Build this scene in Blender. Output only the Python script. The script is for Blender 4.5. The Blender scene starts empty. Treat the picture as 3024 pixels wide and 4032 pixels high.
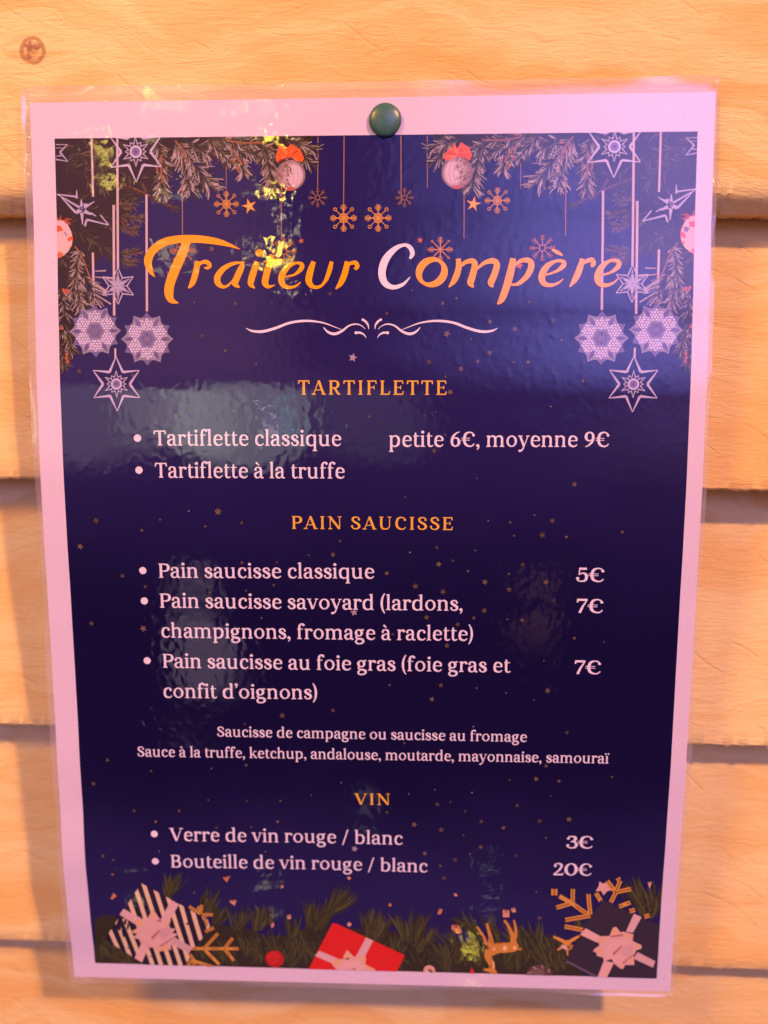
import bpy, bmesh, math, random
from mathutils import Vector, Matrix
from mathutils.geometry import tessellate_polygon

# ------------------------------------------------------------------ measured frame
# "wall" axes in millimetres: X right along the boards, Y up, Z out of the wall.
MM = 0.001
BASE = 0.0                                   # height of the wall centre
F, CX, CY = 3300.0, 1512.0, 2016.0           # focal length and centre of the 3024 x 4032 photograph
CAM = Vector((14.69399, 72.39412, 275.16794))
CAM_R = (-0.18037905, 0.04268104, 0.01094058)
POS_R = (-0.04590611, 0.00378638, 0.01177172)
POS_Z = 6.9511
PW, PH = 198.5, 280.7                        # printed panel of the poster

def rot3(rx, ry, rz):
    return (Matrix.Rotation(rz, 3, 'Z') @ Matrix.Rotation(ry, 3, 'Y') @ Matrix.Rotation(rx, 3, 'X'))
RC, RP = rot3(*CAM_R), rot3(*POS_R)
M3 = Matrix(((1, 0, 0), (0, 0, -1), (0, 1, 0)))          # wall axes -> Blender axes
def W(p):
    return M3 @ Vector(p) * MM + Vector((0, 0, BASE))

def lerp_table(tab, t):
    if t <= tab[0][0]: return tab[0][1]
    for (a, x), (b, y) in zip(tab, tab[1:]):
        if t <= b:
            s = (t - a) / (b - a); s = s * s * (3 - 2 * s) * .5 + s * .5
            return x + (y - x) * s
    return tab[-1][1]
BULGE = [(-.06, -.6), (0, 0), (.09, 1.3), (.19, 3.6), (.28, 5.2), (.38, 5.9), (.45, 5.7), (.52, 5.1),
         (.62, 4.6), (.71, 4.2), (.80, 2.9), (.90, 1.2), (1, 0), (1.05, -.4)]
LEFTW = [(.66, 0), (.78, .8), (.86, 2.2), (.93, 1.4), (1, 0)]
def bulge(u, v):
    """how far the sheet bellies out from its flat plane"""
    t = (PH / 2 - v) / PH
    b = lerp_table(BULGE, t)
    s = max(0.0, min(1.0, (-u - 20) / 79.0))
    return b + s * lerp_table(LEFTW, t)
def normal_uv(u, v, e=1.0):
    du = (bulge(u + e, v) - bulge(u - e, v)) / (2 * e)
    dv = (bulge(u, v + e) - bulge(u, v - e)) / (2 * e)
    return Vector((-du, -dv, 1)).normalized()

def ray(x, y):
    return (RC @ Vector(((x - CX) / F, -(y - CY) / F, -1))).normalized()
RPT = RP.transposed()
CAM_L = RPT @ (CAM - Vector((0, 0, POS_Z)))
def uv(x, y):
    """pixel of the photograph -> place on the sheet (mm)"""
    d = RPT @ ray(x, y)
    w = 0.0
    for _ in range(6):
        t = (w - CAM_L.z) / d.z
        u, v = CAM_L.x + t * d.x, CAM_L.y + t * d.y
        w = bulge(u, v)
    return (u, v)
def sheet_point(u, v, w=0.0):
    return RP @ Vector((u, v, bulge(u, v) + w)) + Vector((0, 0, POS_Z))
def mirror_dir(x, y):
    """where a ray of sight through this pixel goes after the glossy sheet reflects it (wall axes)"""
    u, v = uv(x, y)
    n = RP @ normal_uv(u, v); d = ray(x, y)
    return sheet_point(u, v), (d - 2 * d.dot(n) * n).normalized()

# ------------------------------------------------------------------ camera, world, lamps, exposure
scene = bpy.context.scene
col = scene.collection
cam_d = bpy.data.cameras.new('camera'); cam = bpy.data.objects.new('camera', cam_d); col.objects.link(cam)
cam.matrix_world = Matrix.Translation(W(CAM)) @ (M3 @ RC).to_4x4()
cam_d.sensor_fit = 'HORIZONTAL'; cam_d.sensor_width = 36.0; cam_d.lens = 36.0 * F / 3024.0
cam_d.clip_start = 0.01; cam_d.clip_end = 50
cam_d.dof.use_dof = True; cam_d.dof.focus_distance = 0.266; cam_d.dof.aperture_fstop = 6.0
scene.camera = cam

scene.view_settings.view_transform = 'Standard'; scene.view_settings.look = 'None'
scene.view_settings.exposure = 0.0; scene.view_settings.gamma = 1.0
try: scene.view_settings.use_curve_mapping = False
except Exception: pass

world = bpy.data.worlds.new('World'); scene.world = world; world.use_nodes = True
wn, wl = world.node_tree.nodes, world.node_tree.links
wn.clear()
w_out = wn.new('ShaderNodeOutputWorld'); w_bg = wn.new('ShaderNodeBackground')
wl.new(w_bg.outputs[0], w_out.inputs[0])
w_tc = wn.new('ShaderNodeTexCoord')
w_noise = wn.new('ShaderNodeTexNoise'); w_noise.inputs['Scale'].default_value = 5.0; w_noise.inputs['Detail'].default_value = 3.0
wl.new(w_tc.outputs['Generated'], w_noise.inputs['Vector'])
def w_math(op, a, b, c=None):
    n = wn.new('ShaderNodeMath'); n.operation = op
    for i, s in enumerate((a, b, c)):
        if s is None: continue
        if isinstance(s, (int, float)): n.inputs[i].default_value = s
        else: wl.new(s, n.inputs[i])
    return n.outputs[0]
def w_blob(d, inner, outer, wobble=0.0):
    """1 inside an angular distance (degrees) of a direction, 0 beyond the outer one"""
    n = wn.new('ShaderNodeVectorMath'); n.operation = 'DOT_PRODUCT'
    wl.new(w_tc.outputs['Generated'], n.inputs[0]); n.inputs[1].default_value = M3 @ d
    ang = w_math('ARCCOSINE', w_math('MINIMUM', n.outputs['Value'], 1.0), 0)
    if wobble:
        ang = w_math('ADD', ang, w_math('MULTIPLY', w_math('SUBTRACT', w_noise.outputs['Fac'], .5), wobble))
    m = wn.new('ShaderNodeMapRange'); m.interpolation_type = 'SMOOTHSTEP'
    wl.new(ang, m.inputs['Value'])
    m.inputs['From Min'].default_value = math.radians(inner); m.inputs['From Max'].default_value = math.radians(outer)
    m.inputs['To Min'].default_value = 1; m.inputs['To Max'].default_value = 0
    return m.outputs['Result']
def w_rgb(c):
    n = wn.new('ShaderNodeRGB'); n.outputs[0].default_value = (*c, 1); return n.outputs[0]
def w_mix(kind, fac, a, b):
    n = wn.new('ShaderNodeMix'); n.data_type = 'RGBA'; n.blend_type = kind; n.clamp_factor = True
    if isinstance(fac, (int, float)): n.inputs['Factor'].default_value = fac
    else: wl.new(fac, n.inputs['Factor'])
    wl.new(a, n.inputs[6]); wl.new(b, n.inputs[7])
    return n.outputs[2]
AMBIENT = (0.125, 0.055, 0.074)
def px_dir(x, y): return mirror_dir(x, y)[1]
w_c = w_rgb(AMBIENT)
# the lit awning above and behind the camera, violet and soft
w_c = w_mix('ADD', w_blob(px_dir(1512, 300), 10, 42, .4), w_c, w_rgb((.80, .38, .62)))
# the photographer's dark shape in front of it
for (bx, by, r0, r1) in ((1900, 960, 6, 12), (1750, 1150, 8, 15), (2000, 1250, 8, 15)):
    w_c = w_mix('MIX', w_blob(px_dir(bx, by), r0, r1, .12), w_c, w_rgb((.10, .03, .12)))
for (bx, by, r0, r1) in ((1500, 2300, 14, 32), (1500, 3000, 14, 30)):
    w_c = w_mix('MIX', w_blob(px_dir(bx, by), r0, r1, .2), w_c, w_rgb((.09, .03, .12)))
# a violet stall light down the alley on the right
w_c = w_mix('ADD', w_blob(px_dir(2580, 1060), 1, 21, .12), w_c, w_rgb((1.9, 2.1, 7.8)))
w_c = w_mix('ADD', w_blob(px_dir(2780, 700), 4, 16, .1), w_c, w_rgb((.9, .4, .9)))
# pale glows added to the world, mirrored as patches in the sheet's gloss
for (bx, by, r0, r1, c) in ((960, 1560, 3.4, 5.2, (1.9, 2.0, 1.75)), (790, 1640, 2.0, 3.8, (1.4, 1.4, 1.25)), (640, 1650, 1.6, 3.2, (1.0, .95, .9)),
                            (300, 1640, 2.5, 5, (.9, .8, .9)), (1450, 1610, 2, 5, (.4, .36, .38)),
                            (765, 2410, .8, 1.9, (.75, .55, .70)), (795, 2530, 1.2, 2.3, (.75, .55, .70)), (815, 2640, 1.0, 2.4, (.55, .40, .52)),
                            (2140, 2340, .3, 1.1, (.40, .18, .14)), (2100, 2480, .3, 1.1, (.40, .17, .13))):
    w_c = w_mix('ADD', w_blob(px_dir(bx, by), r0, r1, .09), w_c, w_rgb(c))
wl.new(w_c, w_bg.inputs['Color']); w_bg.inputs['Strength'].default_value = 1.0
world.cycles.sampling_method = 'MANUAL'; world.cycles.sample_map_resolution = 512

def lamp(name, pos, power, colour, radius):
    d = bpy.data.lights.new(name, 'POINT'); d.energy = power; d.color = colour; d.shadow_soft_size = radius
    o = bpy.data.objects.new(name, d); col.objects.link(o); o.location = W(pos); return o
KEY = Vector((1.05, 1.22, 1.0)).normalized()
lamp('stall_flood_lamp', Vector((0, 0, 0)) + KEY * 2600, 345.0, (1.0, .46, .24), .055)
lamp('yellow_booth_lamp', Vector((-560, 640, 520)), 30.0, (1.0, .47, .12), .11)
lamp('violet_side_lamp', Vector((560, 330, 380)), .26, (.50, .22, 1.0), .06)
# the garland of little bulbs behind the photographer: each one glints where the sheet mirrors it
GARLAND = [  # pixel where it glints, distance mm, radius mm, radiance, colour
    (400, 590, 1500, 6, 60, (1, .76, .13)), (430, 715, 1500, 5, 60, (1, .76, .13)),
    (960, 400, 1600, 6, 60, (1, .80, .12)), (1060, 430, 1600, 6, 60, (1, .80, .12)), (1090, 540, 1600, 8, 70, (1, .76, .12)),
    (900, 470, 1600, 5, 40, (1, .75, .2)), (700, 410, 1600, 5, 50, (1, .75, .2)),
    (1110, 850, 1500, 7, 45, (1, .85, .45)), (1140, 900, 1500, 6, 45, (1, .85, .45)), (1085, 990, 1500, 11, 90, (1, .72, .07)),
    (655, 1020, 1500, 6, 45, (1, .85, .45)), (740, 1020, 1500, 5, 40, (1, .85, .45)), (985, 985, 1500, 5, 40, (1, .85, .45)),
    (1130, 1655, 1500, 4, 30, (.12, .75, 1)), (1080, 1670, 1500, 7, 8, (.35, .3, 1)), (1060, 1710, 1500, 5, 40, (1, .8, .8)),
    (1445, 3160, 1400, 4, 7, (.9, .9, .85)), (1430, 3100, 1400, 3, 7, (.9, .85, .85)),
    (1925, 3530, 1400, 4, 11, (.85, .95, .85)), (1930, 3620, 1400, 3, 11, (.9, .95, .7)), (1855, 3745, 1400, 6, 45, (1, .8, .08)),
    (1065, 3585, 1400, 4, 24, (1, .9, .5)), (620, 3810, 1400, 4, 40, (1, .95, .5)),
]
for (gx, gy, dist, r, L, c) in GARLAND:
    p, d = mirror_dir(gx, gy)
    rm = r * MM * .58; L = L * 2.4
    lamp('garland_bulb', p + d * dist, L * 4 * math.pi ** 2 * rm * rm, c, rm)

# ------------------------------------------------------------------ helpers
def link(name, me, parent=None, mats=()):
    o = bpy.data.objects.new(name, me); col.objects.link(o)
    for m in mats: me.materials.append(m)
    if parent: o.parent = parent
    return o
def empty(name, loc, label, cat):
    o = bpy.data.objects.new(name, None); col.objects.link(o); o.location = loc
    o.empty_display_size = .05
    o['label'] = label; o['category'] = cat
    return o
def nodes_of(name):
    m = bpy.data.materials.new(name); m.use_nodes = True
    nt = m.node_tree; nt.nodes.clear()
    out = nt.nodes.new('ShaderNodeOutputMaterial')
    return m, nt, out
class NT:
    """tiny wrapper for building node trees"""
    def __init__(s, nt): s.nt = nt
    def n(s, kind, **kw):
        n = s.nt.nodes.new(kind)
        for k, v in kw.items(): setattr(n, k, v)
        return n
    def l(s, a, b): s.nt.links.new(a, b)
    def set(s, sock, v):
        if hasattr(v, 'is_output'): s.l(v, sock)
        else: sock.default_value = v
    def math(s, op, a, b=0.0, c=None):
        n = s.n('ShaderNodeMath', operation=op)
        s.set(n.inputs[0], a); s.set(n.inputs[1], b)
        if c is not None: s.set(n.inputs[2], c)
        return n.outputs[0]
    def noise(s, vec, scale, detail=3, rough=.55, dist=0.0):
        n = s.n('ShaderNodeTexNoise'); s.l(vec, n.inputs['Vector'])
        n.inputs['Scale'].default_value = scale; n.inputs['Detail'].default_value = detail
        n.inputs['Roughness'].default_value = rough; n.inputs['Distortion'].default_value = dist
        return n.outputs['Fac']
    def mapping(s, vec, loc=(0, 0, 0), rot=(0, 0, 0), sc=(1, 1, 1)):
        n = s.n('ShaderNodeMapping'); s.l(vec, n.inputs['Vector'])
        n.inputs['Location'].default_value = loc; n.inputs['Rotation'].default_value = rot; n.inputs['Scale'].default_value = sc
        return n.outputs[0]
    def range(s, v, a, b, c=0.0, d=1.0, smooth=True):
        n = s.n('ShaderNodeMapRange'); s.l(v, n.inputs['Value'])
        if smooth: n.interpolation_type = 'SMOOTHSTEP'
        for k, x in zip(('From Min', 'From Max', 'To Min', 'To Max'), (a, b, c, d)): n.inputs[k].default_value = x
        return n.outputs['Result']
    def mix(s, fac, a, b, kind='MIX'):
        n = s.n('ShaderNodeMix', data_type='RGBA', blend_type=kind)
        s.set(n.inputs['Factor'], fac)
        s.set(n.inputs[6], a); s.set(n.inputs[7], b)
        return n.outputs[2]

# ------------------------------------------------------------------ materials
def wood_material(name, seed, knot=None, saw=0.6):
    m, nt, out = nodes_of(name); N = NT(nt)
    tc = N.n('ShaderNodeTexCoord')
    co = N.mapping(tc.outputs['Object'], sc=(1000, 1000, 1000))            # millimetres; x along, z up
    sep = N.n('ShaderNodeSeparateXYZ'); N.l(co, sep.inputs[0])
    flat = N.n('ShaderNodeCombineXYZ'); N.l(sep.outputs[0], flat.inputs[0]); N.l(sep.outputs[2], flat.inputs[1])
    flat.inputs[2].default_value = seed * 37.0
    v = flat.outputs[0]
    # slow wander of the grain
    wob = N.noise(N.mapping(v, sc=(1 / 75, 1 / 38, 1)), 1.0, 2, .5)
    wob2 = N.noise(N.mapping(v, loc=(seed * 7, 0, 0), sc=(1 / 24, 1 / 14, 1)), 1.0, 2, .5)
    y2 = N.math('ADD', sep.outputs[2], N.math('MULTIPLY', N.math('SUBTRACT', wob, .5), 58.0))
    y2 = N.math('ADD', y2, N.math('MULTIPLY', N.math('SUBTRACT', wob2, .5), 9.0))
    if knot:
        kx, ky, kr = knot
        dx = N.math('SUBTRACT', sep.outputs[0], kx); dy = N.math('SUBTRACT', sep.outputs[2], ky)
        r = N.math('SQRT', N.math('ADD', N.math('POWER', N.math('ABSOLUTE', dx), 2.0), N.math('POWER', N.math('ABSOLUTE', N.math('MULTIPLY', dy, 1.0)), 2.0)))
        rw = N.math('ADD', r, N.math('MULTIPLY', N.math('SUBTRACT', N.noise(v, .35, 3), .5), 1.2))
        push = N.math('MULTIPLY', N.range(rw, 1.0, 22.0, 1, 0), N.math('MULTIPLY', N.math('SIGN', dy), 8.0))
        y2 = N.math('SUBTRACT', y2, push)
    gv = N.n('ShaderNodeCombineXYZ'); N.l(N.math('MULTIPLY', sep.outputs[0], 1 / 170), gv.inputs[0]); N.l(N.math('MULTIPLY', y2, 1 / 13), gv.inputs[1])
    gv.inputs[2].default_value = seed * 5.3
    band = N.noise(gv.outputs[0], 1.0, 3, .55)
    gv2 = N.n('ShaderNodeCombineXYZ'); N.l(N.math('MULTIPLY', sep.outputs[0], 1 / 26), gv2.inputs[0]); N.l(N.math('MULTIPLY', y2, 1 / 1.1), gv2.inputs[1])
    gv2.inputs[2].default_value = seed * 3.1
    fib = N.noise(gv2.outputs[0], 1.0, 4, .65)
    blot = N.noise(N.mapping(v, sc=(1 / 55, 1 / 30, 1)), 1.0, 3, .5)
    pale, warm, dark = (.80, .655, .285, 1), (.74, .50, .165, 1), (.54, .30, .095, 1)
    c = N.mix(N.range(band, .42, .66), pale, warm)
    c = N.mix(N.range(N.noise(N.mapping(v, loc=(11, 3, 0), sc=(1 / 110, 1 / 45, 1)), 1.0, 2), .45, .70, 0, .38), c, (.85, .73, .34, 1))
    c = N.mix((.0, .10, .0, .30, .08, .0, .2)[seed % 7], c, (.70, .46, .15, 1))
    c = N.mix(N.math('MULTIPLY', N.range(fib, .52, .78), .32), c, dark)
    c = N.mix(N.math('MULTIPLY', N.range(blot, .48, .72), .55), c, (.70, .44, .13, 1))
    pores = N.noise(N.mapping(v, loc=(9, 1, 0), sc=(1 / 5, 1 / .55, 1)), 1.0, 2, .6)
    c = N.mix(N.math('MULTIPLY', N.range(pores, .62, .76), .15), c, (.46, .25, .085, 1))
    c = N.mix(N.math('MULTIPLY', N.range(pores, .38, .26, 0, 1), .35), c, (.86, .76, .42, 1))
    # rip-saw score lines running aslant over the board
    sv = N.mapping(v, rot=(0, 0, math.radians(33)), sc=(1 / 60, 1 / 60, 1))
    jit = N.noise(N.mapping(v, sc=(1 / 40, 1 / 40, 1)), 1.0, 2)
    svs = N.n('ShaderNodeSeparateXYZ'); N.l(sv, svs.inputs[0])
    ph = N.math('ADD', N.math('MULTIPLY', svs.outputs[1], 6.0), N.math('MULTIPLY', jit, 1.3))
    tri = N.math('ABSOLUTE', N.math('SUBTRACT', N.math('FRACT', ph), .5))
    line = N.range(tri, .0, .07, 1, 0)
    keep = N.range(N.noise(N.mapping(v, loc=(3, 9, 1), sc=(1 / 18, 1 / 18, 1)), 1.0, 2), .52, .62)
    score = N.math('MULTIPLY', N.math('MULTIPLY', line, keep), saw)
    c = N.mix(N.math('MULTIPLY', score, .22), c, dark)
    if knot:
        ring = N.math('MULTIPLY', N.range(rw, 2.3, 3.4), N.range(rw, 3.9, 4.5, 1, 0))
        core = N.range(rw, .6, 2.6, 1, 0)
        inside = N.range(rw, 3.0, 4.2, 1, 0)
        c = N.mix(N.math('MULTIPLY', inside, N.range(N.noise(v, .5, 3), .4, .62)), c, (.36, .19, .10, 1))
        c = N.mix(N.math('MULTIPLY', core, .55), c, (.27, .13, .06, 1))
        c = N.mix(N.math('MULTIPLY', ring, .75), c, (.34, .17, .075, 1))
    grit = N.noise(v, 2.2, 3, .7)
    c = N.mix(N.math('MULTIPLY', N.range(grit, .45, .8), .18), c, dark)
    # the sawn surface: raised fibres, torn grain, score lines
    torn = N.noise(N.mapping(v, loc=(5, 2, 0), sc=(1 / 6.5, 1 / 1.25, 1)), 1.0, 5, .62, .8)
    h = N.math('ADD', N.math('MULTIPLY', fib, .35), N.math('MULTIPLY', torn, .62))
    h = N.math('ADD', h, N.math('MULTIPLY', grit, .22))
    h = N.math('SUBTRACT', h, N.math('MULTIPLY', score, .28))
    bump = N.n('ShaderNodeBump'); bump.inputs['Strength'].default_value = 1.0; bump.inputs['Distance'].default_value = .00060
    N.l(h, bump.inputs['Height'])
    bs = N.n('ShaderNodeBsdfPrincipled'); N.l(c, bs.inputs['Base Color']); bs.inputs['Roughness'].default_value = .72
    bs.inputs['Specular IOR Level'].default_value = .25
    N.l(bump.outputs[0], bs.inputs['Normal']); N.l(bs.outputs[0], out.inputs[0])
    return m

def ripple(N):
    """the orange-peel and slack of a heat-sealed film, in sheet coordinates (UV in mm)"""
    u = N.n('ShaderNodeUVMap'); u.uv_map = 'sheet'
    v = u.outputs[0]
    slack = N.noise(N.mapping(v, sc=(1 / 26, 1 / 34, 1)), 1.0, 2, .5)
    peel = N.noise(N.mapping(v, sc=(1 / 2.3, 1 / 3.1, 1)), 1.0, 0, .5, .35)
    wrinkled = N.range(N.noise(N.mapping(v, loc=(2.3, 5.1, 0), sc=(1 / 17, 1 / 14, 1)), 1.0, 3), .40, .64, .35, 1.35)
    h = N.math('ADD', N.math('MULTIPLY', slack, .05), N.math('MULTIPLY', N.math('MULTIPLY', peel, wrinkled), .032))
    b = N.n('ShaderNodeBump'); b.inputs['Strength'].default_value = 1.0; b.inputs['Distance'].default_value = .001
    N.l(h, b.inputs['Height'])
    return v, b.outputs[0]

def ink_material(name, panel=False):
    m, nt, out = nodes_of(name); N = NT(nt)
    v, bn = ripple(N)
    if panel:
        # printed night sky: deep navy, a little bluer towards the top and the foot of the sheet
        s = N.n('ShaderNodeSeparateXYZ'); N.l(v, s.inputs[0])
        n = N.noise(N.mapping(v, sc=(1 / 60, 1 / 40, 1)), 1.0, 2)
        y = N.math('ADD', s.outputs[1], N.math('MULTIPLY', N.math('SUBTRACT', n, .5), 30.0))
        c = N.mix(N.range(y, -20, 70), (.0045, .0035, .036, 1), (.018, .014, .100, 1))
        c = N.mix(N.range(y, -120, -60, 1, 0), c, (.018, .015, .092, 1))
    else:
        a = N.n('ShaderNodeAttribute'); a.attribute_name = 'ink'; a.attribute_type = 'GEOMETRY'
        c = a.outputs['Color']
    tone = N.noise(v, 1.1, 3, .7)
    c = N.mix(N.range(tone, .3, .7, .0, .10, False), c, (0, 0, 0, 1))
    bs = N.n('ShaderNodeBsdfPrincipled'); N.l(c, bs.inputs['Base Color'])
    bs.inputs['Roughness'].default_value = .55; bs.inputs['Specular IOR Level'].default_value = .0
    bs.inputs['Coat Weight'].default_value = 1.0; bs.inputs['Coat Roughness'].default_value = .035; bs.inputs['Coat IOR'].default_value = 1.5
    N.l(bn, bs.inputs['Coat Normal']); N.l(bs.outputs[0], out.inputs[0])
    return m
INK = ink_material('laminated_ink'); NAVY = ink_material('laminated_navy_print', True)

def film_material():
    m, nt, out = nodes_of('clear_laminate'); N = NT(nt)
    v, bn = ripple(N)
    tr = N.n('ShaderNodeBsdfTransparent'); tr.inputs[0].default_value = (.97, .96, .98, 1)
    df = N.n('ShaderNodeBsdfDiffuse'); df.inputs[0].default_value = (.8, .74, .84, 1)
    gl = N.n('ShaderNodeBsdfGlossy'); gl.inputs['Roughness'].default_value = .05; N.l(bn, gl.inputs['Normal'])
    lw = N.n('ShaderNodeLayerWeight'); N.l(bn, lw.inputs['Normal'])
    fr = N.math('ADD', N.math('MULTIPLY', N.math('POWER', lw.outputs['Facing'], 5.0), .9), .06)
    a = N.n('ShaderNodeMixShader'); a.inputs[0].default_value = .16; N.l(tr.outputs[0], a.inputs[1]); N.l(df.outputs[0], a.inputs[2])
    b = N.n('ShaderNodeMixShader'); N.l(fr, b.inputs[0]); N.l(a.outputs[0], b.inputs[1]); N.l(gl.outputs[0], b.inputs[2])
    N.l(b.outputs[0], out.inputs[0])
    return m
FILM = film_material()

def pin_material():
    m, nt, out = nodes_of('dark_green_plastic'); N = NT(nt)
    tc = N.n('ShaderNodeTexCoord'); v = tc.outputs['Object']
    c = N.mix(N.range(N.noise(v, 900, 3), .3, .7), (.038, .125, .098, 1), (.050, .15, .115, 1))
    bs = N.n('ShaderNodeBsdfPrincipled'); N.l(c, bs.inputs['Base Color']); bs.inputs['Roughness'].default_value = .33
    b = N.n('ShaderNodeBump'); b.inputs['Distance'].default_value = .0001; b.inputs['Strength'].default_value = .3; N.l(N.noise(v, 700, 2), b.inputs['Height'])
    N.l(b.outputs[0], bs.inputs['Normal']); N.l(bs.outputs[0], out.inputs[0])
    return m

# ------------------------------------------------------------------ the plank wall
EDGES = [206.0, 117.9, 31.2, -58.0, -144.6, -232.0]       # lower front edge of each board (mm)
ZOFF = [-1.2, -1.2, 0, 0, 0, 0]                            # the upper boards sit a touch further back
STEP = [3.0, 17.0, 14.0, 11.0, 7.6, 9.0]                    # how far that edge stands proud of the board below
BEVEL = [1.0, 5.8, .8, .7, .6, .6]
wall = empty('plank_wall', W((0, 0, 0)), 'wall of overlapping rough sawn pale pine boards behind the pinned menu', 'wall')
wall['kind'] = 'thing'
def make_board(k):
    rnd = random.Random(50 + k)
    low = EDGES[k]; top = (EDGES[k - 1] if k else low + 90) + 6
    above = (STEP[k - 1] - ZOFF[k - 1] + ZOFF[k]) * (1 if k != 2 else .86) if k else 6.0
    bev, step = BEVEL[k], STEP[k]
    span = top - low - 6
    def face(y):            # the front face leans back under the board above
        return -(y - low) / span * above
    prof = [(low + .2, -step - 3), (low + .1, -step * .6), (low, -bev * .95), (low + bev * .35, -bev * .58), (low + bev * .70, -bev * .26), (low + bev * 1.0, -bev * .02)]
    prof = [(y, z + face(y) * (0 if i < 2 else 1)) for i, (y, z) in enumerate(prof)]
    ny = 22
    for i in range(1, ny + 1):
        y = low + bev + (top - low - bev) * i / ny
        prof.append((y, face(y)))
    nx = 520; x0, x1 = -330, 330
    me = bpy.data.meshes.new('plank'); vs, fs = [], []
    ragged = [rnd.gauss(0, .20) for _ in range(nx + 1)]
    slow = [math.sin(i * .055 + k * 2) * .35 + math.sin(i * .018 + k) * .5 for i in range(nx + 1)]
    for i in range(nx + 1):
        x = x0 + (x1 - x0) * i / nx
        for j, (y, z) in enumerate(prof):
            f = max(0, 1 - max(0, j - 2) / 4)
            vs.append(M3 @ Vector((x, y + (ragged[i] * (3.0 if rnd.random() < .06 else 1) + slow[i] * .6) * f, z + ZOFF[k] + slow[i] * .15)) * MM)
    n = len(prof)
    for i in range(nx):
        for j in range(n - 1):
            a = i * n + j; fs.append((a, a + n, a + n + 1, a + 1))
    b0 = len(vs)                                            # back of the board
    vs += [M3 @ Vector((x, y, -26)) * MM for x, y in ((x0, low), (x1, low), (x1, top), (x0, top))]
    fs += [(b0 + 3, b0 + 2, b0 + 1, b0), (0, b0, b0 + 1, nx * n), (n - 1, nx * n + n - 1, b0 + 2, b0 + 3),
           tuple(range(0, n)) + (b0 + 3, b0), tuple(nx * n + j for j in reversed(range(n))) + (b0 + 1, b0 + 2)]
    me.from_pydata(vs, [], fs); me.validate()
    for p in me.polygons: p.use_smooth = len(p.vertices) == 4 and p.area < 1e-3
    me.set_sharp_from_angle(angle=math.radians(40))
    knot = (-107.9, 165.8, 3.8) if k == 1 else None
    o = link('plank', me, wall, [wood_material('pine_board', k + 1, knot, (.0, .55, .75, .7, .6, .5)[k])])
    return o
for k in range(6): make_board(k)

# ------------------------------------------------------------------ the poster sheet
poster = empty('menu_poster', W((0, 0, POS_Z)), 'laminated navy Christmas menu with white border and orange title pinned to the planks', 'poster')
poster.rotation_euler = (M3 @ RP @ M3.transposed()).to_euler()

def finish_sheet_mesh(me, uvs, smooth_normals=True):
    lay = me.uv_layers.new(name='sheet')
    for l in me.loops: lay.data[l.index].uv = uvs[l.vertex_index]
    for p in me.polygons: p.use_smooth = True
    if smooth_normals:
        me.normals_split_custom_set_from_vertices([M3 @ normal_uv(*q) for q in uvs])

INKS = dict(white=(.67, .585, .745))
def L3(u, v, w): return M3 @ Vector((u, v, bulge(u, v) + w)) * MM

def grid_sheet(name, quad, w, nu, nv, mat, ink=None, back=None):
    """a sheet over the quad (TL, TR, BR, BL in mm), front at w, optional thickness behind"""
    tl, tr, br, bl = [Vector(q) for q in quad]
    vs, uvs, fs = [], [], []
    for j in range(nv + 1):
        for i in range(nu + 1):
            s, t = i / nu, j / nv
            p = tl.lerp(tr, s).lerp(bl.lerp(br, s), t)
            vs.append(L3(p.x, p.y, w)); uvs.append((p.x, p.y))
    for j in range(nv):
        for i in range(nu):
            a = j * (nu + 1) + i; fs.append((a, a + nu + 1, a + nu + 2, a + 1))
    if back:
        n0 = len(vs)
        for (u_, v_) in list(uvs): vs.append(L3(u_, v_, w - back)); uvs.append((u_, v_))
        fs += [tuple(n0 + q for q in reversed(f)) for f in fs]
        ring = [i for i in range(nu + 1)] + [(j + 1) * (nu + 1) - 1 + (nu + 1) * 0 for j in range(1, nv + 1)] + \
               [nv * (nu + 1) + i for i in range(nu - 1, -1, -1)] + [j * (nu + 1) for j in range(nv - 1, 0, -1)]
        for a, b in zip(ring, ring[1:] + ring[:1]): fs.append((a, b, n0 + b, n0 + a))
    me = bpy.data.meshes.new(name); me.from_pydata(vs, [], fs)
    finish_sheet_mesh(me, uvs, not back)
    if back: me.set_sharp_from_angle(angle=math.radians(40))
    if ink:
        at = me.attributes.new('ink', 'FLOAT_COLOR', 'FACE')
        for d in at.data: d.color = (*ink, 1)
    return link(name, me, poster, [mat])

PAPER = [uv(118, 405), uv(2819, 362), uv(2638, 3904), uv(292, 3846)]
PANEL = [(-PW / 2, PH / 2), (PW / 2, PH / 2), (PW / 2, -PH / 2), (-PW / 2, -PH / 2)]
grid_sheet('paper', PAPER, 0.0, 70, 100, INK, INKS['white'], back=.4)
grid_sheet('night_sky_print', PANEL, .03, 80, 120, NAVY)

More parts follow.
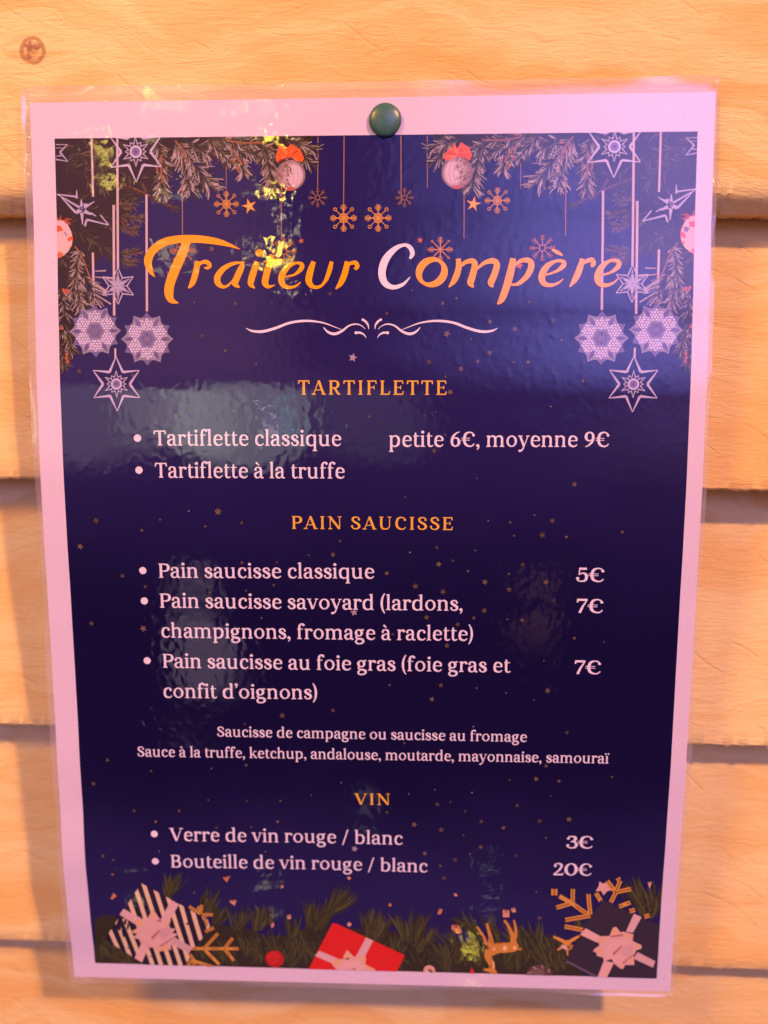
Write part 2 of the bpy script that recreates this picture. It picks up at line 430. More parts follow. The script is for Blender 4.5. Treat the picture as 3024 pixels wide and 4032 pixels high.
# ---- clear film rim round the paper
def film_rim():
    tl, tr, br, bl = [Vector(p) for p in PAPER]
    outer = [uv(84, 344), uv(2839, 296), uv(2657, 3922), uv(276, 3868)]
    otl, otr, obr, obl = [Vector(p) for p in outer]
    def side(a, b, n, oa, ob, nx_):
        return [(a.lerp(b, i / n), oa.lerp(ob, i / n)) for i in range(n)]
    ring = side(tl, tr, 60, otl, otr, 0) + side(tr, br, 90, otr, obr, 0) + side(br, bl, 60, obr, obl, 0) + side(bl, tl, 90, obl, otl, 0)
    # round the outer corners
    rr = 2.2
    vs, uvs, fs = [], [], []
    corners = (otl, otr, obr, obl)
    cen = sum(corners, Vector((0, 0))) / 4
    rows = 5
    for ri, (a, b) in enumerate(ring):
        for c in corners:
            sx = 1 if c.x < cen.x else -1; sy = 1 if c.y < cen.y else -1
            q = c + Vector((sx * rr, sy * rr))
            d = b - q
            if d.x * sx < 0 and d.y * sy < 0:
                b = q + d.normalized() * min(rr, d.length) if d.length > rr else b
        for r in range(rows + 1):
            p = (a + (a - cen).normalized() * .0).lerp(b, r / rows)
            vs.append(L3(p.x, p.y, -.05 + (r / rows) ** 2 * (.9 * math.sin(ri * .21 + 1.0) + .7 * math.sin(ri * .083 + 2.0) + .35 * math.sin(ri * .57)) * .55)); uvs.append((p.x, p.y))
    n = len(ring); k = rows + 1
    for i in range(n):
        for r in range(rows):
            a, b = i * k + r, ((i + 1) % n) * k + r
            fs.append((a, b, b + 1, a + 1))
    me = bpy.data.meshes.new('laminate_rim'); me.from_pydata(vs, [], fs); finish_sheet_mesh(me, uvs, False)
    o = link('laminate_rim', me, poster, [FILM])
    # bulbs of the garland that catch the slack lip of the film
    to_wall = M3.transposed()
    for (gx, gy, L, c) in ((128, 1010, 120, (1, .9, .6)), (600, 378, 260, (1, .85, .15)), (760, 378, 260, (1, .85, .15)), (970, 374, 200, (1, .85, .15))):
        q = uv(gx, gy)
        v = min((w_ for i_, w_ in enumerate(me.vertices) if 2 <= i_ % k <= 4), key=lambda w_: (w_.co.x / MM - q[0]) ** 2 + (w_.co.z / MM - q[1]) ** 2)
        n_ = RP @ (to_wall @ v.normal)
        if n_.z < 0: n_ = -n_
        p = RP @ (to_wall @ v.co / MM) + Vector((0, 0, POS_Z))
        d = (p - CAM).normalized(); d = d - 2 * d.dot(n_) * n_
        if d.z < .15: continue
        rm = 6.0 * MM; L = L * .3
        lamp('garland_bulb', p + d.normalized() * 1500, L * 4 * math.pi ** 2 * rm * rm, c, rm)
    return o
film_rim()

# ------------------------------------------------------------------ printing: strokes, shapes, letters
def catmull(pts, n=6):
    if len(pts) < 3: n = max(n, 2)
    out = []
    P = [pts[0]] + list(pts) + [pts[-1]]
    for i in range(1, len(P) - 2):
        p0, p1, p2, p3 = P[i - 1], P[i], P[i + 1], P[i + 2]
        for k in range(n):
            t = k / n
            q = []
            for d in range(3):
                a, b, c, e = p0[d], p1[d], p2[d], p3[d]
                val = .5 * (2 * b + (c - a) * t + (2 * a - 5 * b + 4 * c - e) * t * t + (3 * b - a - 3 * c + e) * t ** 3)
                q.append(val)
            q[2] = max(q[2], .15 * min(p1[2], p2[2]))
            out.append(tuple(q))
    out.append(tuple(pts[-1]))
    return out
def ribbon(pts, closed=False):
    """centre line with widths -> list of quads"""
    L, R = [], []
    n = len(pts)
    for i, (x, y, w) in enumerate(pts):
        a = pts[max(0, i - 1)]; b = pts[min(n - 1, i + 1)]
        if closed and i in (0, n - 1): a, b = pts[n - 2], pts[1]
        dx, dy = b[0] - a[0], b[1] - a[1]; l = math.hypot(dx, dy) or 1
        nx, ny = -dy / l * w / 2, dx / l * w / 2
        L.append((x + nx, y + ny)); R.append((x - nx, y - ny))
    return [[L[i], R[i], R[i + 1], L[i + 1]] for i in range(n - 1)]
def disc(x, y, rx, ry=None, n=14, a0=0):
    ry = ry or rx
    return [(x + rx * math.cos(a0 + 2 * math.pi * i / n), y + ry * math.sin(a0 + 2 * math.pi * i / n)) for i in range(n)]
def star_pts(x, y, r, r2=.42, n=5, a0=0.0):
    return [(x + (r if i % 2 == 0 else r * r2) * math.cos(a0 + math.pi * i / n), y + (r if i % 2 == 0 else r * r2) * math.sin(a0 + math.pi * i / n)) for i in range(2 * n)]
def clip_panel(poly):
    for ax, lim, sg in ((0, -PW / 2, 1), (0, PW / 2, -1), (1, -PH / 2, 1), (1, PH / 2, -1)):
        out = []
        for i in range(len(poly)):
            a, b = poly[i - 1], poly[i]
            ia, ib = (a[ax] - lim) * sg >= 0, (b[ax] - lim) * sg >= 0
            if ia != ib:
                t = (lim - a[ax]) / (b[ax] - a[ax]); out.append((a[0] + (b[0] - a[0]) * t, a[1] + (b[1] - a[1]) * t))
            if ib: out.append(b)
        poly = out
        if len(poly) < 3: return []
    return poly
def clip_convex(poly, hull):
    """keep the part of poly inside the convex hull"""
    ar = sum(hull[i - 1][0] * hull[i][1] - hull[i][0] * hull[i - 1][1] for i in range(len(hull)))
    sg = 1 if ar > 0 else -1
    for i in range(len(hull)):
        p, q = hull[i - 1], hull[i]
        f = lambda a: sg * ((q[0] - p[0]) * (a[1] - p[1]) - (q[1] - p[1]) * (a[0] - p[0]))
        out = []
        for j in range(len(poly)):
            a, b = poly[j - 1], poly[j]; fa, fb = f(a), f(b)
            if (fa >= 0) != (fb >= 0):
                t = fa / (fa - fb); out.append((a[0] + (b[0] - a[0]) * t, a[1] + (b[1] - a[1]) * t))
            if fb >= 0: out.append(b)
        poly = out
        if len(poly) < 3: return []
    return poly

class Print:
    """collects printed shapes in sheet millimetres and builds them as ONE mesh lying on the sheet"""
    def __init__(s, name, w, parent=None, label=None, mirror=None):
        s.name, s.w, s.parent, s.label, s.mirror = name, w, parent or poster, label, mirror
        s.items = []; s.rank = 0
    def poly(s, pts, ink, same=False, clip=True):
        if s.mirror is not None: pts = [(2 * s.mirror - a, b) for a, b in pts]
        if clip: pts = clip_panel(list(pts))
        if len(pts) < 3: return
        if not same: s.rank += 1
        s.items.append((pts, ink, s.rank))
    def quads(s, qs, ink):
        s.rank += 1
        for q in qs: s.poly(q, ink, True)
    def build(s, dz=.0006):
        vs, uvs, fs, cols = [], [], [], []
        for pts, ink, rank in s.items:
            pts3 = [Vector((a, b, 0)) for a, b in pts]
            if len(pts) == 4:
                tris = [(0, 1, 2, 3)]
            else:
                tris = tessellate_polygon([pts3])
            bmv = [(p.x, p.y) for p in pts3]; faces = [tuple(t) for t in tris]
            big = max(p.x for p in pts3) - min(p.x for p in pts3) + max(p.y for p in pts3) - min(p.y for p in pts3)
            if big > 14:
                bm = bmesh.new(); bvs = [bm.verts.new((a, b, 0)) for a, b in bmv]
                for t in faces:
                    try: bm.faces.new([bvs[i] for i in t])
                    except Exception: pass
                for _ in range(4):
                    es = [e for e in bm.edges if e.calc_length() > 4.5]
                    if not es: break
                    bmesh.ops.subdivide_edges(bm, edges=es, cuts=1, use_grid_fill=True)
                    bmesh.ops.triangulate(bm, faces=[f for f in bm.faces if len(f.verts) > 4])
                bm.verts.index_update()
                bmv = [(v.co.x, v.co.y) for v in bm.verts]; faces = [tuple(v.index for v in f.verts) for f in bm.faces]
                bm.free()
            o = len(vs)
            for a, b in bmv:
                vs.append(L3(a, b, s.w + rank * dz)); uvs.append((a, b))
            for t in faces:
                ar = sum(bmv[t[i - 1]][0] * bmv[t[i]][1] - bmv[t[i]][0] * bmv[t[i - 1]][1] for i in range(len(t)))
                if abs(ar) < 1e-7: continue
                t = tuple(o + i for i in t)
                fs.append(t if ar > 0 else tuple(reversed(t))); cols.append(ink)
        me = bpy.data.meshes.new(s.name); me.from_pydata(vs, [], fs)
        at = me.attributes.new('ink', 'FLOAT_COLOR', 'FACE')
        for d, c in zip(at.data, cols): d.color = (*c, 1)
        finish_sheet_mesh(me, uvs)
        ob = link(s.name, me, s.parent, [INK])
        if s.label: ob['label'] = s.label
        return ob

def crop(x0, y0, scale):
    return lambda x, y: uv(x0 + x * scale, y0 + y * scale)
def cstroke(f, pts, n=6, smooth=True):
    """stroke given in crop pixels (x, y, width) -> quads in sheet mm"""
    pp = catmull(pts, n) if smooth else pts
    return [[f(*a) for a in q] for q in ribbon(pp)]

# ---- a text face with thick stems, thin joins and small serifs (x-height 50, capitals 67)
ST, HL = 9.1, 4.1
GL = {}
def stem(x, y0, y1, w=ST): return ('G', [(x - w / 2, y0), (x + w / 2, y0), (x + w / 2, y1), (x - w / 2, y1)])
def foot(x, y=0, a=9.5, b=9.5): return ('G', [(x - a, y), (x + b, y), (x + b, y + 2.6), (x + ST / 2, y + 6), (x - ST / 2, y + 6), (x - a, y + 2.6)])
def roof(x, y, a=9.5, b=9.5): return ('G', [(x - a, y), (x - a, y - 2.6), (x - ST / 2, y - 6), (x + ST / 2, y - 6), (x + b, y - 2.6), (x + b, y)])
def flag(x, y): return ('G', [(x + ST / 2, y + 1), (x - ST / 2 - 4.5, y - 1.5), (x - ST / 2 - 4.5, y - 4), (x - ST / 2, y - 6.5), (x + ST / 2, y - 8)])
def P(*p): return ('P', list(p))
def Ln(*p): return ('L', list(p))
def D(x, y, r): return ('D', (x, y, r))
def ell(cx, cy, rx, ry, thick, thin, n=28):
    pts = []
    for i in range(n + 1):
        a = 2 * math.pi * i / n
        pts.append((cx + rx * math.cos(a), cy + ry * math.sin(a), thin + (thick - thin) * abs(math.cos(a - .12)) ** 1.5))
    return ('E', pts)
bowl_r = lambda x0: P((x0, 38, HL), (x0 + 9, 46, 6), (x0 + 20, 47.5, 7), (x0 + 29, 38, 10.5), (x0 + 31, 25, ST), (x0 + 28, 11, 10.5), (x0 + 19, 2.5, 7), (x0 + 9, 2.5, 5.5), (x0, 10, HL))
bowl_l = lambda x0: P((x0, 38, HL), (x0 - 9, 46.5, 5.5), (x0 - 19, 47.5, 7), (x0 - 29, 39, 10.5), (x0 - 31.5, 25, ST), (x0 - 29, 10, 10.5), (x0 - 20, 2.5, 7), (x0 - 10, 2.5, 5.5), (x0, 11, HL))
arch = lambda x0, x1: P((x0, 34, HL), (x0 + 7, 44.5, 5.5), (x0 + 17, 47.5, 7), (x1 - 2, 42, 10), (x1, 31, ST), (x1, 0, ST))
GL['a'] = (45, [P((8, 38, 8), (12, 46.5, 6.5), (21, 48.5, 5.5), (29, 45, 9), (32, 36, ST), (32, 10, ST), (35, 3, 8), (43, 1.5, 4.5)), P((32, 30, HL), (20, 27, 5.5), (10, 21, 9.5), (7.5, 12, ST), (12, 3.5, 8), (20, 2, 5.5), (28, 6, HL), (32, 12, HL)), D(9, 38, 5)])
GL['b'] = (53, [stem(13, 0, 74), flag(13, 74), bowl_r(13)])
GL['c'] = (43, [P((37, 38, 8), (33, 45.5, 6.5), (25, 47.7, 5.8), (14, 42, 9.5), (9.5, 25, ST), (13, 9, 10), (24, 2.3, 7), (33, 4, 5.5), (40, 11, 4.2)), D(35.5, 38, 5)])
GL['d'] = (54, [stem(41, 0, 74), flag(41, 74), ('G', [(41, 0), (51, 0), (51, 2.6), (46, 5)]), bowl_l(41)])
GL['e'] = (45, [Ln((11, 27.5, HL), (40, 27.5, HL)), P((39, 27, 7.5), (36.5, 40, 8.5), (25, 47.7, 6), (14, 42.5, 9.5), (9.5, 25, ST), (13, 9, 10.5), (25, 2.3, 7.5), (34, 4, 5.5), (41, 11, 4.2)), ])
GL['f'] = (32, [P((13, 0, ST), (13, 54, ST), (16, 67, 8.5), (24, 72.5, 6), (31, 70, 6.5)), D(31, 67, 5.5), Ln((4, 47.4, HL), (28, 47.4, HL)), foot(13)])
GL['g'] = (46, [ell(20, 32.5, 12.2, 14.5, 10.5, 5.2, 22), P((13, 20, HL), (8, 13, 6.5), (12, 6.5, 7.5), (22, 4, 8.5), (33, 2, 9.5), (38.5, -6, 9.5), (35, -15, 7.5), (23, -19.5, 6.2), (11, -17, 7.5), (7, -9, 8), (11, -2, 6), (17, 3, HL)), P((28, 42, HL), (34, 47, 6), (41, 47, 7))])
GL['h'] = (54, [stem(12, 0, 74), flag(12, 74), arch(12, 40), foot(12), foot(40)])
GL['i'] = (23, [stem(11.5, 0, 50), flag(11.5, 50), foot(11.5), D(11.5, 65, 6.6)])
GL['ï'] = (23, [stem(11.5, 0, 50), flag(11.5, 50), foot(11.5), D(3.5, 63, 5), D(19.5, 63, 5)])
GL['k'] = (50, [stem(12, 0, 74), flag(12, 74), foot(12), Ln((15, 22, HL), (38, 47, HL)), Ln((31, 47.4, HL), (46, 47.4, HL)), Ln((22, 30, 10), (42, 2, ST)), foot(43, 0, 8, 8)])
GL['l'] = (24, [stem(12, 0, 74), flag(12, 74), foot(12)])
GL['m'] = (80, [stem(12, 0, 50), flag(12, 50), arch(12, 39), arch(39, 66.5), foot(12), foot(39), foot(66.5)])
GL['n'] = (53, [stem(12, 0, 50), flag(12, 50), arch(12, 40), foot(12), foot(40)])
GL['o'] = (51, [ell(25.5, 25, 17, 22.6, ST, 5.2)])
GL['p'] = (54, [stem(13, -23, 50), flag(13, 50), foot(13, -23), bowl_r(13)])
GL['q'] = (53, [stem(41, -23, 50), foot(41, -23), bowl_l(41)])
GL['r'] = (37, [stem(12, 0, 50), flag(12, 50), foot(12), P((12, 33, HL), (18, 43, 5.8), (26, 47.2, 7), (33, 45, 7)), D(32, 42.5, 5.6)])
GL['s'] = (38, [P((31, 38, 6), (27, 45.5, 5.8), (19, 47.7, 5.8), (10.5, 43.5, 8), (9.5, 35, 10.5), (19, 27, 12), (29, 20, 11), (31, 10, 9.5), (25, 3, 7), (17, 2.2, 5.8), (9, 6, 5.5), (6.5, 13, 6)), D(30, 38, 4.6), D(7.5, 12, 4.4)])
GL['t'] = (31, [P((13.5, 63, 3.5), (13, 50, ST), (13, 12, ST), (17, 3.5, 8), (24, 2.2, 5.8), (31, 7, 4.2)), Ln((4, 47.4, HL), (28, 47.4, HL))])
GL['u'] = (54, [P((12, 50, ST), (12, 17, ST), (16, 5.5, 9), (25, 2.3, 7), (34, 5.5, 5.5), (40, 14, HL)), stem(40, 0, 50), flag(12, 50), flag(40, 50), ('G', [(40, 0), (50, 0), (50, 2.6), (45, 5)])])
GL['v'] = (47, [Ln((8, 49, ST), (24, 1, ST)), Ln((40, 48, HL), (26, 3, HL)), Ln((0, 48, 4), (18, 48, 4)), Ln((33, 48, 4), (47, 48, 4))])
GL['y'] = (47, [Ln((8, 49, ST), (25, 2, ST)), P((40, 48, HL), (26, 6, HL), (19, -11, 6.5), (10, -18.5, 7)), D(8, -17.5, 5.6), Ln((0, 48, 4), (18, 48, 4)), Ln((33, 48, 4), (47, 48, 4))])
GL[','] = (20, [D(9, 5.5, 6.6), P((13, 5, 6), (12, -5, 5), (6, -13, 3))])
GL['’'] = (16, [D(8, 68, 6.0), P((12, 67, 6), (11, 59, 5), (6, 51, 3))])
GL['('] = (24, [P((21, 78, 4), (12, 58, 7.5), (8.5, 31, 9.5), (12, 4, 7.5), (21, -16, 4))])
GL[')'] = (24, [P((3, 78, 4), (12, 58, 7.5), (15.5, 31, 9.5), (12, 4, 7.5), (3, -16, 4))])
GL['/'] = (34, [Ln((6, -8, 6), (29, 73, 6))])
GL[' '] = (21, [])
grave = lambda x: P((x - 8, 71, 8), (x - 1, 64, 6.5), (x + 5, 58, 3.5))
GL['à'] = (45, GL['a'][1] + [grave(20)])
tser = lambda x0, x1, y, d: [('G', [(x0, y), (x0 + 5.5, y), (x0 + 4, y - d), (x0 - 1.5, y - d)]), ('G', [(x1 - 5.5, y), (x1, y), (x1 + 1.5, y - d), (x1 - 4, y - d)])]
GL['T'] = (55, [stem(27.5, 0, 67, 10.2), Ln((3, 64.3, 5.6), (52, 64.3, 5.6)), foot(27.5)] + tser(3, 52, 67, 16))
GL['P'] = (51, [stem(14, 0, 67, 10.2), foot(14), roof(14, 67, 9.5, 0), P((14, 64.2, 5.6), (29, 64.2, 6), (42, 60, 9), (45.5, 48.5, 12), (42, 37, 9.5), (30, 31.5, 6), (14, 31.5, HL))])
GL['S'] = (48, [P((40, 51, 6), (35, 61, 5.8), (25, 64.3, 6), (13, 60, 9), (10, 49, ST), (20, 38, 10.6), (34, 29, 10.6), (40, 17, 11), (35, 6.5, 8), (24, 2.6, 6), (11, 6.5, 6), (6.5, 17, 6)), D(39, 51, 5), D(7.5, 17, 5)])
GL['V'] = (60, [Ln((8, 66, 10.4), (31, 1, 10.4)), Ln((53, 65, HL), (32, 4, HL)), Ln((-1, 65, 4), (19, 65, 4)), Ln((44, 65, 4), (61, 65, 4))])
GL['B'] = (56, [stem(14, 0, 67, 10.2), foot(14, 0, 9.5, 0), roof(14, 67, 9.5, 0), P((14, 64.3, 5.6), (29, 64.3, 6), (40, 60, 9), (42, 50, ST), (39, 40, 9), (28, 35.5, 5.6), (14, 35.5, HL)), P((26, 35.5, 5.6), (40, 32, 8), (46, 19, 10.6), (41, 6.5, 9), (29, 2.7, 6), (14, 2.7, 5.6))])
GL['A'] = (62, [Ln((30, 67, HL), (8, 2, HL)), Ln((30, 66, 10.4), (52, 1, 10.4)), Ln((15, 22, HL), (44, 22, HL)), foot(8, 0, 9, 9), foot(53)])
GL['R'] = (58, GL['P'][1] + [P((27, 33, 8), (36, 22, ST), (45, 6, ST), (55, 1.5, 5))])
GL['I'] = (29, [stem(14.5, 0, 67, 10.2), foot(14.5), roof(14.5, 67)])
GL['F'] = (50, [stem(14, 0, 67, 10.2), foot(14), roof(14, 67, 9.5, 0), Ln((14, 64.3, 5.6), (45, 64.3, 5.6)), Ln((14, 34.5, HL), (37, 34.5, HL)), ('G', [(41, 67), (46.5, 67), (48, 51), (43.5, 51)]), ('G', [(34.5, 43), (38.5, 43), (38.5, 26), (34.5, 26)])])
GL['L'] = (50, [stem(14, 0, 67, 10.2), foot(14, 0, 9.5, 0), roof(14, 67), Ln((14, 2.8, 5.6), (45, 2.8, 5.6)), ('G', [(41, 0), (46, 0), (49, 17), (44.5, 17)])])
GL['E'] = (53, GL['F'][1][:1] + [foot(14, 0, 9.5, 0), roof(14, 67, 9.5, 0), Ln((14, 64.3, 5.6), (45, 64.3, 5.6)), Ln((14, 34.5, HL), (37, 34.5, HL)), Ln((14, 2.8, 5.6), (46, 2.8, 5.6)), ('G', [(41, 67), (46.5, 67), (48, 51), (43.5, 51)]), ('G', [(34.5, 43), (38.5, 43), (38.5, 26), (34.5, 26)]), ('G', [(42, 0), (47, 0), (50, 17), (45.5, 17)])])
GL['N'] = (68, [Ln((13, 0, HL), (13, 66, HL)), Ln((56, 1, HL), (56, 67, HL)), Ln((11, 66, 10.4), (55, 2, 10.4)), foot(13, 0, 9, 9), Ln((2, 65, 4), (16, 65, 4)), Ln((47, 65, 4), (65, 65, 4))])
GL['U'] = (64, [P((14, 67, 10.2), (14, 22, 10.2), (19, 7, 9), (33, 2.8, 6.5), (46, 8, 5.6), (51, 22, HL), (51, 67, HL)), roof(14, 67), Ln((42, 65, 4), (60, 65, 4))])
GL['C'] = (58, [P((50, 50, 7), (44, 60, 6), (32, 64.3, 5.8), (17, 57, 10), (11, 34, 10.6), (16, 12, 10.5), (31, 2.7, 7), (43, 4.5, 5.5), (52, 14, 4.2)), D(48.5, 51, 5.5)])
GL['0'] = (54, [ell(27, 33.5, 20, 31, 12.3, 5.5)])
GL['2'] = (46, [P((9, 50, 6), (11, 60, 6), (22, 64.3, 6.2), (33, 60, 10), (35.5, 48.5, ST), (29, 33, 9), (17, 17, 6.5), (6, 5.5, 5.5)), Ln((5, 4.5, 9), (41, 4.5, 9)), ('G', [(36, 0), (41, 0), (44, 15), (41, 15)]), D(11, 51, 6)])
GL['3'] = (44, [P((8, 52, 6), (12, 61, 6), (22, 64.3, 6.2), (33, 60, 10), (34.5, 50, 11), (29, 40, 8), (18, 36, HL)), P((18, 36, HL), (33, 34, 8), (38.5, 20, 10.6), (34, 6.5, 9), (21, 2.7, 6.2), (9.5, 7, 6), (6.5, 17, 6)), D(9, 52, 5.5), D(8, 17, 5.5)])
GL['5'] = (46, [Ln((12.5, 34, HL), (14, 66, HL)), Ln((13, 62, 10), (39, 62, 10)), P((12, 33, HL), (24, 41.5, 6), (35.5, 36, 10), (38.5, 22, 10.2), (34, 7, 9), (21, 2.7, 6.2), (9.5, 7, 6.5), (6.5, 17, 6.5)), D(8, 17, 6)])
six = [P((42, 66, 3.5), (28, 60, 6), (15, 44, 10), (10.5, 24, 10.2), (14, 9, 9), (25, 2.7, 6.2), (36.5, 9, 9), (39.5, 22, 12), (36, 34.5, 8.5), (26, 39.5, 5.6), (14, 34, HL))]
GL['6'] = (50, six)
GL['9'] = (50, [('P', [(50 - x, 67 - y, w) for x, y, w in six[0][1]])])
GL['7'] = (42, [Ln((5, 62, 10), (40, 62, 10)), ('G', [(4, 67), (10, 58), (7, 49), (2.5, 50)]), Ln((38, 60, HL), (23, 28, 8)), Ln((23, 28, 8), (14, 0, 9.5))])
GL['€'] = (57, GL['C'][1] + [Ln((-1, 38.3, 3), (34, 38.3, 3)), Ln((-1, 29.5, 3), (34, 29.5, 3))])

def glyph_polys(ch):
    """list of strokes, each a list of polygons in glyph units"""
    out = []
    for kind, d in GL[ch][1]:
        if kind == 'G': out.append([d])
        elif kind == 'D': out.append([disc(d[0], d[1], d[2], n=12)])
        elif kind == 'P': out.append(ribbon(catmull(d, 5)))
        elif kind == 'E': out.append(ribbon(d, True))
        elif kind == 'L': out.append(ribbon(d))
    return out
CACHE = {ch: glyph_polys(ch) for ch in GL}
def text_line(name, txt, x0, y0, x1, y1, xh, ink, track=0.0, w=.09, label=None, bullet=None, pr=None):
    """set a line from one photographed baseline end to the other; xh = x-height in mm"""
    a, b = Vector(uv(x0, y0)), Vector(uv(x1, y1))
    adv, lsb = 0.0, 0.0
    pen = []
    for i, ch in enumerate(txt):
        pen.append(adv); adv += GL[ch][0] + track
    xs = [p[0] for st_ in CACHE[txt[0]] for q in st_ for p in q]; lsb = min(xs)
    xe = [p[0] for st_ in CACHE[txt[-1]] for q in st_ for p in q]; end = pen[-1] + max(xe)
    d = b - a; sx = d.length / (end - lsb); e1 = d.normalized(); e2 = Vector((-e1.y, e1.x)); sy = xh / 50
    own = pr is None
    pr = pr or Print(name, w, label=label)
    for ch, px in zip(txt, pen):
        for st_ in CACHE[ch]:
            pr.rank += 1
            for q in st_:
                pr.poly([tuple(a + e1 * ((p[0] + px - lsb) * sx) + e2 * (p[1] * sy)) for p in q], ink, True)
        pr.rank -= len(CACHE[ch]) - 0
    pr.rank += 8
    if bullet:
        c = uv(*bullet); pr.poly(disc(c[0], c[1], 1.2, n=20), ink)
    if own: pr.build(.0025)
    return sx / sy

# ------------------------------------------------------------------ colours of the inks
WHITE = (.75, .71, .86); LILAC = (.41, .39, .60); LILAC_D = (.13, .115, .27); ORANGE = (.95, .375, .004); HEAD = (.78, .46, .05)
GOLD = (.62, .31, .07); STRING = (.52, .42, .48); BROWN = (.045, .028, .018); OLIVE = (.060, .052, .016)
FROST = (.44, .38, .40); PINK = (.64, .42, .44); NAVYBOX = (.022, .016, .036); CREAM = (.70, .54, .36); RED = (.62, .025, .02)
def shade(c, f): return tuple(min(1, x * f) for x in c)
def blend(a, b, t): return tuple(x + (y - x) * t for x, y in zip(a, b))

MID = (uv(580, 1334.8)[0] + uv(2368, 1334)[0]) / 2        # the artwork is mirrored about this line

# ------------------------------------------------------------------ fir branches along the top
def needles(pr, f, path, length, sc, n, rnd, cols, spread=55, tipw=.35, fwd=0.0, frost=0.0, wid=5.0):
    """needles growing off a twig; path in crop pixels from tip to base"""
    pp = catmull([(x, y, 1) for x, y in path], 12)
    for i in range(int(n * 1.7)):
        t = rnd.random(); k = min(len(pp) - 2, int(t * (len(pp) - 1)))
        x, y = pp[k][0], pp[k][1]
        dx, dy = pp[k][0] - pp[k + 1][0], pp[k][1] - pp[k + 1][1]
        a = math.atan2(dy, dx) + math.radians(rnd.choice((-1, 1)) * rnd.uniform(spread * .2, spread)) + fwd
        l = length * rnd.uniform(.45, 1.05) * (1.0 if t > .1 else .85)
        bend = rnd.uniform(-.25, .25)
        x1, y1 = x + math.cos(a) * l * .5, y + math.sin(a) * l * .5
        x2, y2 = x1 + math.cos(a + bend) * l * .5, y1 + math.sin(a + bend) * l * .5
        c = rnd.choice(cols); rnd_base = rnd.choice(DARKS); w = wid * rnd.uniform(.45, .95)
        if rnd.random() < frost: c = blend(c, FROST, rnd.uniform(.5, 1.0))
        qs = cstroke(f, [(x, y, w * .6), (x1, y1, w), (x2, y2, w * tipw)], 3)
        pr.rank += 1
        for qi, q in enumerate(qs): pr.poly(q, blend(shade(rnd_base, .9), c, min(1, qi / 3.2)), True)
def twig(pr, f, path, w, c): pr.quads(cstroke(f, [(x, y, w) for x, y in path], 5), c)

